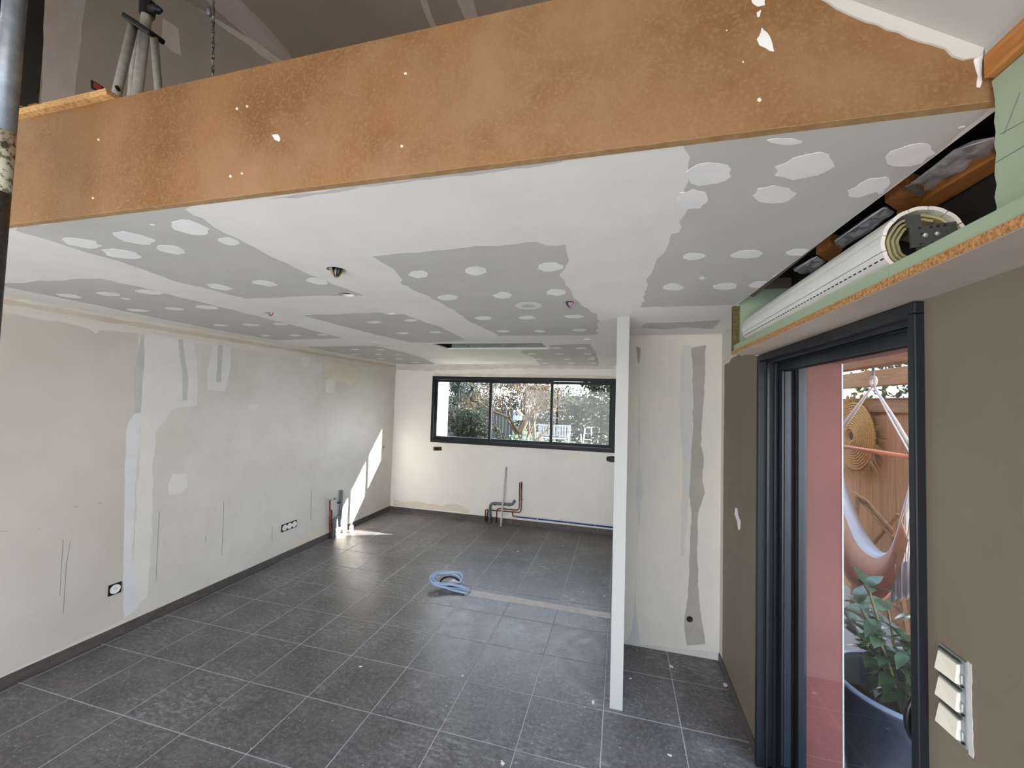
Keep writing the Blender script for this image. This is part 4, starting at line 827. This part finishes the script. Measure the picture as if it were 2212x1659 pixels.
# timber by the landing
m0 = P(30, 262, 'y', 2.0); m1 = P(64, 240, 'y', 2.0)
tag(MB().obox((P(45, 247, 'y', 1.9)+[0, 0, -.1]), (1, .5, -.12), (0, 0, 1), (.5, -1, 0), .13, .16, .01).build('wooden_plank', M_FABRIC if False else M_WOODX), 'wooden plank leaning on the landing behind the scaffold pole', 'plank')
q = P(76, 250, 'y', 2.0); tag(box('wooden_post', M_WOODX, q[0]-.055, q[0]+.05, 1.98, 2.08, 2.76, P(76, 228, 'y', 2.0)[2]), 'short wooden post on the landing behind the strand board', 'post')

# ================================================================== OUTSIDE, TERRACE SIDE
struct(box('terrace', M_PAVING, OUTX, 7.0, -3.0, 6.4, -.2, -.1))
struct(box('lawn', M_LAWN, -30, 30, 6.42, 60, -.5, -.2))
struct(box('eave', M_WHITEWOOD, -5.0, 3.0, BW+.2, 6.85, 2.52, 2.76))
FXF = 2.55
fence = thing('timber_fence', (FXF, 4.6, -.1), 'brown timber board fence behind the hammock chair', 'fence')
rf = random.Random(3); y = 2.9
while y < 7.0:
    w = .122; d = rf.uniform(-.003, .003)
    MB().box(FXF+d, FXF+.02+d, y+.002, y+w-.002, -.1, 1.95).build('board', M_FENCE, fence); y += w
MB().box(FXF-.028, FXF-.001, 2.9, 7.0, 1.90, 2.03).build('top_rail', M_PERG, fence, bevel=.004)
MB().box(FXF-.036, FXF+.03, 2.9, 7.0, 2.03, 2.045).build('cap', M_PERG, fence)
# straw hat-shaped woven disc
hc_ = P(1847, 942, 'x', FXF-.05); HR = .37
hat = thing('woven_straw_disc', (hc_[0], hc_[1], hc_[2]-HR), 'large round woven straw disc with a dark centre hole on the fence', 'wall decoration')
for k in range(11):
    r = .085+k*(HR-.085)/10.5; h = .04*(1-k/11)
    MB().tube([(hc_[0]-h+.002*math.sin(40*a), hc_[1]+r*math.cos(a), hc_[2]+r*math.sin(a)) for a in np.linspace(0, 2*math.pi, 49)[:-1]], .0155, 6, closed=True).build('straw_ring', M_STRAW, hat, smooth=True)
MB().lathe([(.001, -.03), (.055, -.03), (.07, -.045), (.085, -.03)], tuple(hc_), 20, 'x').build('centre_rim', M_STRAW, hat, smooth=True)
MB().lathe([(.001, -.034), (.045, -.034)], tuple(hc_), 7, 'x').build('centre_hole', M_DARKHOLE, hat)
m = MB(); rs = random.Random(9)
for k in range(260):
    a = rs.uniform(0, 2*math.pi); L = rs.uniform(.08, .26); b = a+rs.uniform(-.25, .25)
    p0 = np.array([hc_[0], hc_[1]+HR*math.cos(a), hc_[2]+HR*math.sin(a)]); p2 = p0+np.array([-rs.uniform(0, .03), L*math.cos(b), L*math.sin(b)-.05*L]); p1 = (p0+p2)/2+np.array([-rs.uniform(0, .03), 0, .02])
    m.tube([p0, p1, p2], [.0018, .0014, .0007], 3, caps=False)
fr = m.build('straw_fringe', M_STRAW, hat); fr['kind'] = 'stuff'
# pergola
perg = thing('pergola', (1.9, 3.6, 2.1), 'timber pergola frame over the terrace outside the glass door', 'pergola')
MB().box(1.76, 1.86, 1.2, 6.3, 2.235, 2.38).build('beam', M_PERG, perg, bevel=.004)
MB().box(2.40, 2.50, 1.2, 6.3, 2.155, 2.31).build('beam', M_PERG, perg, bevel=.004)
for yy in (1.5, 2.4, 3.3, 4.2, 4.75, 5.6): MB().box(1.13, 2.75, yy, yy+.06, 2.385, 2.47).build('rafter', M_WOODX, perg)
MB().box(2.40, 2.50, 6.0, 6.1, -.1, 2.155).build('post', M_PERG, perg)
M_POLY = glass_mat('polycarbonate', (.86, .89, .91, 1), 1.0)
MB().box(1.13, 2.8, 1.0, 6.35, 2.475, 2.481).build('roof_sheet', M_POLY, perg)
# hammock chair
ham = thing('hammock_chair', (1.85, 3.6, .45), 'hanging peach and white cotton hammock chair with a wooden spreader bar', 'hammock chair')
RG = np.array([1.82, 3.62, 2.13])
MB().tube([RG+np.array([0, .028*math.cos(a), .032*math.sin(a)]) for a in np.linspace(0, 2*math.pi, 21)[:-1]], .012, 8, closed=True).build('rope_ring', M_ROPE, ham, smooth=True)
MB().tube([RG+[0, 0, .02], RG+[0, .012, .07], RG+[0, 0, .12]], .005, 6).tube([RG+[0, 0, .02], RG+[0, -.012, .07], RG+[0, 0, .12]], .005, 6).build('hook', M_STEEL, ham, smooth=True)
BR = P(1976, 989, 'z', 1.60); BL = P(1826, 966, 'z', 1.60); BL2 = BL+(BL-BR)*.28
MB().tube([BR+(BR-BL)*.02, BL2], .017, 10).build('spreader_bar', M_DOWEL, ham, smooth=True)
def rope(a, b, m, r=.006, n=3, sp=.012, name='rope'):
    mm = MB(); rr = random.Random(int(a[1]*999)+int(b[2]*777))
    for k in range(n):
        o = np.array([rr.uniform(-sp, sp), rr.uniform(-sp, sp), 0]); mm.tube([a, (a+b)/2+o*.8, b+o], r, 5)
    return mm.build(name, m, ham, smooth=True)
rope(RG-[0, 0, .03], BR+[0, 0, .01], M_ROPE, .007, 4, .02); rope(RG-[0, 0, .03], BL2+[0, 0, .01], M_ROPE, .007, 4, .02)
MB().lathe([(.018, -.05), (.024, -.03), (.026, 0), (.020, .03)], tuple(BR), 10, 'z').build('knot', M_ROPE, ham, smooth=True)
def hp(pts, x): return [P(a, b, 'x', x) for a, b in pts]
back = hp([(1792, 960), (1822, 1030), (1845, 1095), (1870, 1150), (1895, 1184), (1915, 1194), (1932, 1165), (1948, 1105), (1964, 1050)], 2.02)
front = hp([(1784, 1010), (1810, 1075), (1829, 1125), (1852, 1176), (1884, 1204), (1908, 1203), (1930, 1178), (1944, 1130), (1958, 1090)], 1.80)
belly = hp([(1792, 1180), (1815, 1215), (1835, 1245), (1860, 1266), (1888, 1284), (1908, 1290), (1930, 1262), (1948, 1215), (1962, 1165)], 1.72)
under = hp([(1800, 1200), (1820, 1235), (1840, 1262), (1862, 1280), (1890, 1296), (1910, 1298), (1930, 1276), (1948, 1226), (1962, 1175)], 1.95)
def loft(rows, n=6):
    rows = [spline(r, 4) for r in rows]; k = len(rows[0]); vs = [p for r in rows for p in r]
    return MB().add(vs, [(i*k+j, i*k+j+1, (i+1)*k+j+1, (i+1)*k+j) for i in range(len(rows)-1) for j in range(k-1)])
loft([back, front]).build('inner_cloth', M_WFAB, ham, smooth=True, solid=.003)
loft([front, [(a*.5+b*.5)+np.array([-.03, 0, 0]) for a, b in zip(front, belly)], belly, under]).build('seat_cloth', M_FABRIC, ham, smooth=True, solid=.003)
m = MB(); rs = random.Random(4)
for k in range(20):
    e = P(1934+k*2.4, 1226-k*1.0+rs.uniform(-6, 6), 'x', 1.80-k*.004); m.tube([BR-[0, 0, .04], (BR+e)/2+[rs.uniform(-.02, .02), rs.uniform(-.02, .02), 0], e], .0036, 4)
m.build('cords', M_ROPE, ham)
ruf = []
for (yy) in (1222, 1252, 1300): ruf.append([P(1925+k*4.5, yy-(k*1.2)+(5*math.sin(k*1.9) if yy > 1230 else 0), 'x', 1.74+.02*math.sin(k*2.1)) for k in range(15)])
loft(ruf).build('ruffle', M_WFAB, ham, smooth=True, solid=.003)
# folded wooden armchair part behind the hammock
fc = thing('folded_wooden_chair', tuple(P(1900, 1180, 'x', 2.4)*[1, 1, 0]+[0, 0, -.1]), 'folded slatted wooden chair leaning behind the hammock chair', 'chair')
for (a, b, w) in (((1868, 1079), (1930, 1148), .035), ((1852, 1072), (1930, 1162), .022), ((1840, 1062), (1870, 1080), .02), ((1886, 1175), (1940, 1110), .025)):
    MB().beam(P(*a, 'x', 2.35), P(*b, 'x', 2.30), .02, w).build('slat', M_PERG, fc, bevel=.003)
for (a, b) in (((1930, 1148), (1955, 1330)), ((1852, 1072), (1840, 1330))):
    A = P(*a, 'x', 2.32); B = P(*b, 'x', 2.32); B = ext(A, B, -.1); MB().beam(A, B, .025, .03, (1, 0, 0)).build('leg', M_PERG, fc)
# pot with plant
POT = np.array([1.47, 2.66]); pr = .30; pz1 = .47
pot = thing('plant_pot', (POT[0], POT[1], -.1), 'big ribbed blue-grey planter outside the glass door', 'pot')
prof = [(.22, -.1), (.235, -.09)]
nr = 56
for k in range(nr):
    t = k/nr; r = .235+(pr-.235)*t; z = -.08+(pz1+.06)*t; prof += [(r, z), (r+.004, z+.005)]
prof += [(pr+.004, pz1-.01), (pr+.012, pz1), (pr-.008, pz1+.002), (pr-.02, pz1-.02), (pr-.04, .2)]
MB().lathe(prof, (POT[0], POT[1], 0), 48).build('ribbed_body', M_POT, pot, smooth=True)
MB().lathe([(pr+.006, pz1-.012), (pr+.015, pz1-.004), (pr+.012, pz1+.006), (pr-.010, pz1+.006)], (POT[0], POT[1], 0), 48).build('rim', mat('pot_rim', srgb(112, 124, 144), .4), pot, smooth=True)
MB().lathe([(.0005, .33), (.15, .335), (pr-.03, .32)], (POT[0], POT[1], 0), 32).build('soil', M_SOIL, pot)
plant = thing('leafy_plant', (POT[0], POT[1], .33), 'glossy green broad-leaved plant growing in the blue-grey planter', 'plant')
def leaf_mesh(seed):
    r = random.Random(seed); L = 1.0; vs = []; n = 7
    for i in range(n+1):
        t = i/n; w = .24*math.sin(math.pi*min(1, t**.8*1.02))**.9*(1 if t < .5 else 1-.25*(t-.5)); z = -.32*t*t+.03*math.sin(4*t)
        vs += [(t*L, -w, z+.07*w/.24*abs(w)), (t*L, 0, z-.02), (t*L, w, z+.07*w/.24*abs(w))]
    fs = [(i*3+k, i*3+k+1, i*3+4+k, i*3+3+k) for i in range(n) for k in (0, 1)]
    me = bpy.data.meshes.new('leaf'); me.from_pydata(vs, [], fs); me.update(); me.materials.append(M_LEAF)
    for p in me.polygons: p.use_smooth = True
    return me
LM = [leaf_mesh(k) for k in range(3)]; rs = random.Random(12); stems = []
def add_leaf(pos, yaw, pitch, size):
    o = bpy.data.objects.new('leaf', LM[rs.randrange(3)]); COL.objects.link(o); o.parent = plant
    o.location = tuple(np.array(pos)-np.array(WORLD[plant.name])); o.rotation_euler = (rs.uniform(-.4, .4), -pitch, yaw); o.scale = (size, size, size)
for s in range(13):
    a = rs.uniform(0, 6.28); top = np.array([POT[0]+.2*math.cos(a)+rs.uniform(-.03, .03), POT[1]+.2*math.sin(a)+rs.uniform(-.02, .1), rs.uniform(.66, .98)]); b0_ = np.array([POT[0]+.04*math.cos(a), POT[1]+.04*math.sin(a), .33])
    mid = (b0_+top)/2+np.array([0, 0, .05]); path = spline([b0_, mid, top], 6); MB().tube(path, .006, 5).build('stem', M_STEM, plant, smooth=True)
    for k in range(18):
        p = path[3+int(k/18*(len(path)-4))] if k < 13 else top
        add_leaf(p, rs.uniform(0, 6.28), rs.uniform(-.5, .75), rs.uniform(.08, .15))

# ================================================================== FOLIAGE
def foliage(name, blobs, n, size, m, parent, seed, aspect=.5, droop=0.0):
    r = np.random.default_rng(seed); vol = np.array([b[3]*b[4]*b[5] for b in blobs]); pr_ = vol**.67; pr_ = pr_/pr_.sum()
    idx = r.choice(len(blobs), n, p=pr_); B = np.array(blobs)[idx]
    d = r.normal(size=(n, 3)); d /= np.linalg.norm(d, axis=1)[:, None]; rad = r.uniform(.45, 1.05, size=(n, 1))
    c = B[:, :3]+d*rad*B[:, 3:6]
    u = r.normal(size=(n, 3)); u[:, 2] -= droop; u /= np.linalg.norm(u, axis=1)[:, None]; w = np.cross(u, r.normal(size=(n, 3))); w /= np.linalg.norm(w, axis=1)[:, None]
    s = size*r.uniform(.6, 1.3, size=(n, 1)); nn = np.cross(u, w)*s*.12
    V = np.stack([c-u*s*.5, c+w*s*aspect*.5+nn, c+u*s*.5, c-w*s*aspect*.5+nn], 1).reshape(-1, 3); base = np.array(WORLD[parent.name]); V = V-base
    me = bpy.data.meshes.new(name); me.from_pydata(V.tolist(), [], np.arange(4*n).reshape(-1, 4).tolist()); me.update(); me.materials.append(m)
    o = bpy.data.objects.new(name, me); COL.objects.link(o); o.parent = parent; o['kind'] = 'stuff'; WORLD[o.name] = tuple(base); return o
def branches(m, p, d, L, r, depth, rr, spread=.6, up=.1):
    d = d/np.linalg.norm(d); q = p+d*L; mid = (p+q)/2+np.array([rr.uniform(-.06, .06)*L for _ in range(3)])
    m.tube([p, mid, q], [r, r*.85, r*.66], 5 if r > .012 else 3, caps=False)
    if depth == 0: return
    for k in range(rr.choice((2, 3)) if depth > 1 else 3):
        nd = d+np.array([rr.uniform(-spread, spread) for _ in range(3)])+np.array([0, 0, up]); branches(m, q, nd, L*rr.uniform(.62, .85), r*.62, depth-1, rr, spread, up)
# hedge beyond the terrace fence
rh = random.Random(21)
hg = thing('boundary_hedge', (3.6, 4.2, -.2), 'dense dark hedge rising behind the timber fence', 'hedge')
foliage('leaves', [(3.5+rh.uniform(-.25, .25), 1.4+.45*k, z, .55, .5, .6) for k in range(13) for z in (.6, 1.4, 2.2, 3.0, 3.5)], 14000, .11, M_HEDGE2, hg, 5)
m = MB()
for k in range(9): m.tube([(3.3+rh.uniform(-.2, .2), 1.6+.65*k, -.2), (3.3+rh.uniform(-.3, .3), 1.6+.65*k+rh.uniform(-.2, .2), 3.0)], [.04, .02], 6)
m.build('trunks', M_BARKD, hg)
# back garden: positions follow the sight lines through the kitchen window
def gpos(px, Y): return P(px, 880, 'y', Y)[0]
struct(box('wall_neighbour', M_RENDER, -3.35, -3.05, 6.45, 6.95, -.2, 2.5))
gf = thing('garden_fence', (gpos(980, 16), 16, -.2), 'weathered grey plank fence on the left of the garden', 'fence')
for k in range(26):
    x = gpos(945, 16)-.3+k*.14; MB().box(x, x+.125, 16+(k % 2)*.02, 16.03+(k % 2)*.02, -.2, 1.55+.04*math.sin(k*3)).build('plank', M_GREYFENCE, gf)
def shrub(name, px, Y, z0, z1, wx, n, size, m, label, seed, grp=None, wy=.8, asp=.5, trunk=True):
    x = gpos(px, Y); rr = random.Random(seed); t = thing(name, (x, Y, -.2), label, 'shrub' if 'tree' not in name else 'tree', grp)
    foliage('leaves', [(x+rr.uniform(-.6, .6)*wx, Y+rr.uniform(-.5, .5)*wy, z0+(z1-z0)*rr.random(), wx*.45, wy*.6, (z1-z0)*.25) for _ in range(14)], n, size, m, t, seed, asp)
    if trunk: MB().tube([(x, Y, -.2), (x+.05, Y, (z0+z1)/2)], [.05, .03], 6).build('trunk', M_BARKD, t)
    return t
shrub('garden_hedge', 1275, 21, 0, 1.9, 4.2, 9000, .2, M_HEDGE2, 'long clipped green hedge behind the white bench', 31, wy=1.0)
shrub('garden_hedge', 980, 21, 0, 2.0, 2.4, 6000, .2, M_HEDGE, 'dark far hedge behind the grey plank fence', 32, wy=1.0)
shrub('laurel_shrub', 1296, 10.5, .3, 2.9, .8, 5200, .10, M_HEDGE2, 'tall leafy laurel at the right side of the window view', 33, wy=.6)
shrub('leafy_shrub', 1028, 9.6, -.1, 1.6, .9, 5200, .12, M_HEDGE, 'dark green long-leaved shrub below the window corner', 34, wy=.6, asp=.3)
shrub('olive_tree', 1048, 18.5, .9, 3.0, 1.0, 3000, .12, M_GREYLEAF, 'grey-green olive tree between the palm and the bare tree', 35, wy=.7, asp=.35)
shrub('leafy_shrub', 1125, 11.5, -.1, .75, .55, 1300, .10, M_LEAF, 'small light green shrub at the foot of the bare tree', 36, wy=.4)
shrub('evergreen_tree', 1225, 26, 1.2, 2.7, 2.2, 2200, .2, M_HEDGE, 'low evergreen tree crown above the far hedge', 37, wy=.8)
shrub('distant_trees', 1085, 30, 1.0, 4.6, 2.6, 5000, .2, M_GREYLEAF, 'hazy grey-green tree mass far behind the bare tree', 41, wy=1.2)
shrub('distant_trees', 1000, 24, 1.2, 3.6, 1.2, 2500, .2, M_HEDGE, 'dark far tree mass behind the palm-like tree', 42, wy=1.2)
shrub('distant_trees', 1168, 34, .2, 3.2, 2.0, 3600, .2, M_HEDGE2, 'green tree mass far behind the birdhouse', 43, wy=1.2)
# palm-like tree
xp = gpos(985, 13); pt = thing('cordyline_palm', (xp, 13, -.2), 'spiky palm-like tree at the upper left of the window view', 'tree')
MB().tube([(xp, 13, -.2), (xp+.1, 13, 1.2), (xp+.05, 13, 2.3)], [.09, .07, .06], 8).build('trunk', M_BARKD, pt, smooth=True)
MB().tube([(xp+.1, 13, 1.2), (xp+.55, 13, 2.2)], [.06, .05], 8).build('trunk', M_BARKD, pt, smooth=True)
rs = random.Random(8); m = MB()
for c in ((xp+.05, 13, 2.35), (xp+.55, 13, 2.25), (xp-.2, 13.2, 2.5)):
    for k in range(70):
        a = rs.uniform(0, 6.28); e = rs.uniform(-.9, 1.2); L = rs.uniform(.45, .75); d = np.array([math.cos(a)*math.cos(e), math.sin(a)*math.cos(e), math.sin(e)]); c_ = np.array(c); mid = c_+d*L*.55; tip = c_+d*L-np.array([0, 0, .16]); s = np.cross(d, [0, 0, 1]); s /= np.linalg.norm(s)+1e-9; s *= .016
        m.add([c_-s*.6, c_+s*.6, mid+s, tip, mid-s], [(0, 1, 2, 4), (4, 2, 3)])
m.build('fronds', M_PALM, pt)
# bare branching tree
xb = gpos(1122, 13.2); bt_ = thing('bare_tree', (xb, 13.2, -.2), 'bare tan-branched tree in the middle of the window view', 'tree')
m = MB(); rr = random.Random(17); base_ = np.array([xb, 13.2, -.2])
for d, L, r in (((.05, 0, 1), 1.0, .10), ((-.55, .1, .8), .95, .07), ((.6, -.1, .75), 1.0, .075), ((-.15, .2, 1), 1.0, .07), ((.3, .2, .9), .9, .06)):
    branches(m, base_+np.array([rr.uniform(-.08, .08), 0, .1]), np.array(d, float), L*.9, r, 6, rr, .66, .08)
m.build('branches', M_BARK, bt_, smooth=True)
# birdhouse
bh = P(1118, 898, 'y', 12.3); w = .115
bird = thing('birdhouse', (bh[0], 12.3, bh[2]-.13), 'small white birdhouse with a pitched roof hanging in the bare tree', 'birdhouse')
plate('y', 12.2, 12.42, [(bh[0]-w, bh[2]-.13), (bh[0]+w, bh[2]-.13), (bh[0]+w, bh[2]+.05), (bh[0], bh[2]+.16), (bh[0]-w, bh[2]+.05)]).build('box', M_BOXWOOD, bird)
for s in (-1, 1): MB().add([(bh[0], 12.16, bh[2]+.175), (bh[0]+s*(w+.04), 12.16, bh[2]+.03), (bh[0]+s*(w+.04), 12.46, bh[2]+.03), (bh[0], 12.46, bh[2]+.175), (bh[0], 12.16, bh[2]+.155), (bh[0]+s*(w+.04), 12.16, bh[2]+.012), (bh[0]+s*(w+.04), 12.46, bh[2]+.012), (bh[0], 12.46, bh[2]+.155)], [(0,1,2,3),(4,7,6,5),(0,4,5,1),(1,5,6,2),(2,6,7,3),(3,7,4,0)]).build('roof', M_TAN, bird)
MB().lathe([(.0005, 0), (.03, 0)], (bh[0]-.005, 12.198, bh[2]+.04), 14, 'y').build('entrance_hole', M_DARKHOLE, bird)
MB().tube([(bh[0], 12.3, bh[2]+.15), (bh[0]+.05, 12.6, bh[2]+.6), (xb+.2, 13.0, bh[2]+.9)], .004, 4).build('hanger', M_STEEL, bird)
# bench
x0, x1 = gpos(1166, 16.5), gpos(1231, 16.5); Yb = 16.5; zt = P(1200, 919, 'y', Yb)[2]; zs = P(1200, 943, 'y', Yb)[2]
bench = thing('garden_bench', ((x0+x1)/2, Yb, -.2), 'white slatted garden bench in front of the hedge', 'bench')
for x in (x0, x1): MB().box(x-.035, x+.035, Yb, Yb+.07, -.2, zt+.03).build('leg', M_BENCH, bench); MB().box(x-.035, x+.035, Yb-.5, Yb-.43, -.2, zs+.1).build('leg', M_BENCH, bench); MB().box(x-.04, x+.04, Yb-.5, Yb+.05, zs+.1, zs+.15).build('armrest', M_BENCH, bench)
MB().box(x0, x1, Yb+.01, Yb+.06, zt-.05, zt+.02).build('back_rail', M_BENCH, bench); MB().box(x0, x1, Yb+.01, Yb+.06, zs, zs+.05).build('back_rail', M_BENCH, bench)
for k in range(11):
    x = x0+(x1-x0)*(k+.5)/11; MB().box(x-.035, x+.035, Yb+.02, Yb+.05, zs+.05, zt-.05).build('back_slat', M_BENCH, bench)
for k in range(5): MB().box(x0, x1, Yb-.5+k*.1, Yb-.42+k*.1, zs-.06, zs-.03).build('seat_slat', M_BENCH, bench)
# deck chairs
for (px, lab, sd) in ((1272, 'white deck chair nearest the garden bench', 1), (1298, 'white deck chair with blue sling under the laurel', -1)):
    Yc = 12.5 if sd > 0 else 13.8; xc = gpos(px, Yc); zc = P(px, 945, 'y', Yc)[2]; ch = thing('deck_chair', (xc, Yc, -.2), lab, 'chair', None)
    zt_ = P(px, 925, 'y', Yc)[2]
    for s in (-1, 1):
        MB().beam((xc+s*.22, Yc-.35, -.2), (xc+s*.22+sd*.1, Yc+.3, zt_), .035, .035).build('frame_rail', M_WHITEWOOD, ch); MB().beam((xc+s*.2, Yc+.35, -.2), (xc+s*.2, Yc-.25, zc+.1), .035, .035).build('leg', M_WHITEWOOD, ch)
    for k in range(6):
        u = .35+.13*k; c_ = np.array([xc+sd*.1*u, Yc-.35+.65*u, -.2+(zt_+.2)*u]); MB().beam(c_-[.22, 0, 0], c_+[.22, 0, 0], .05, .02).build('slat', M_WHITEWOOD if sd > 0 or k % 2 else M_BLUEFAB, ch)
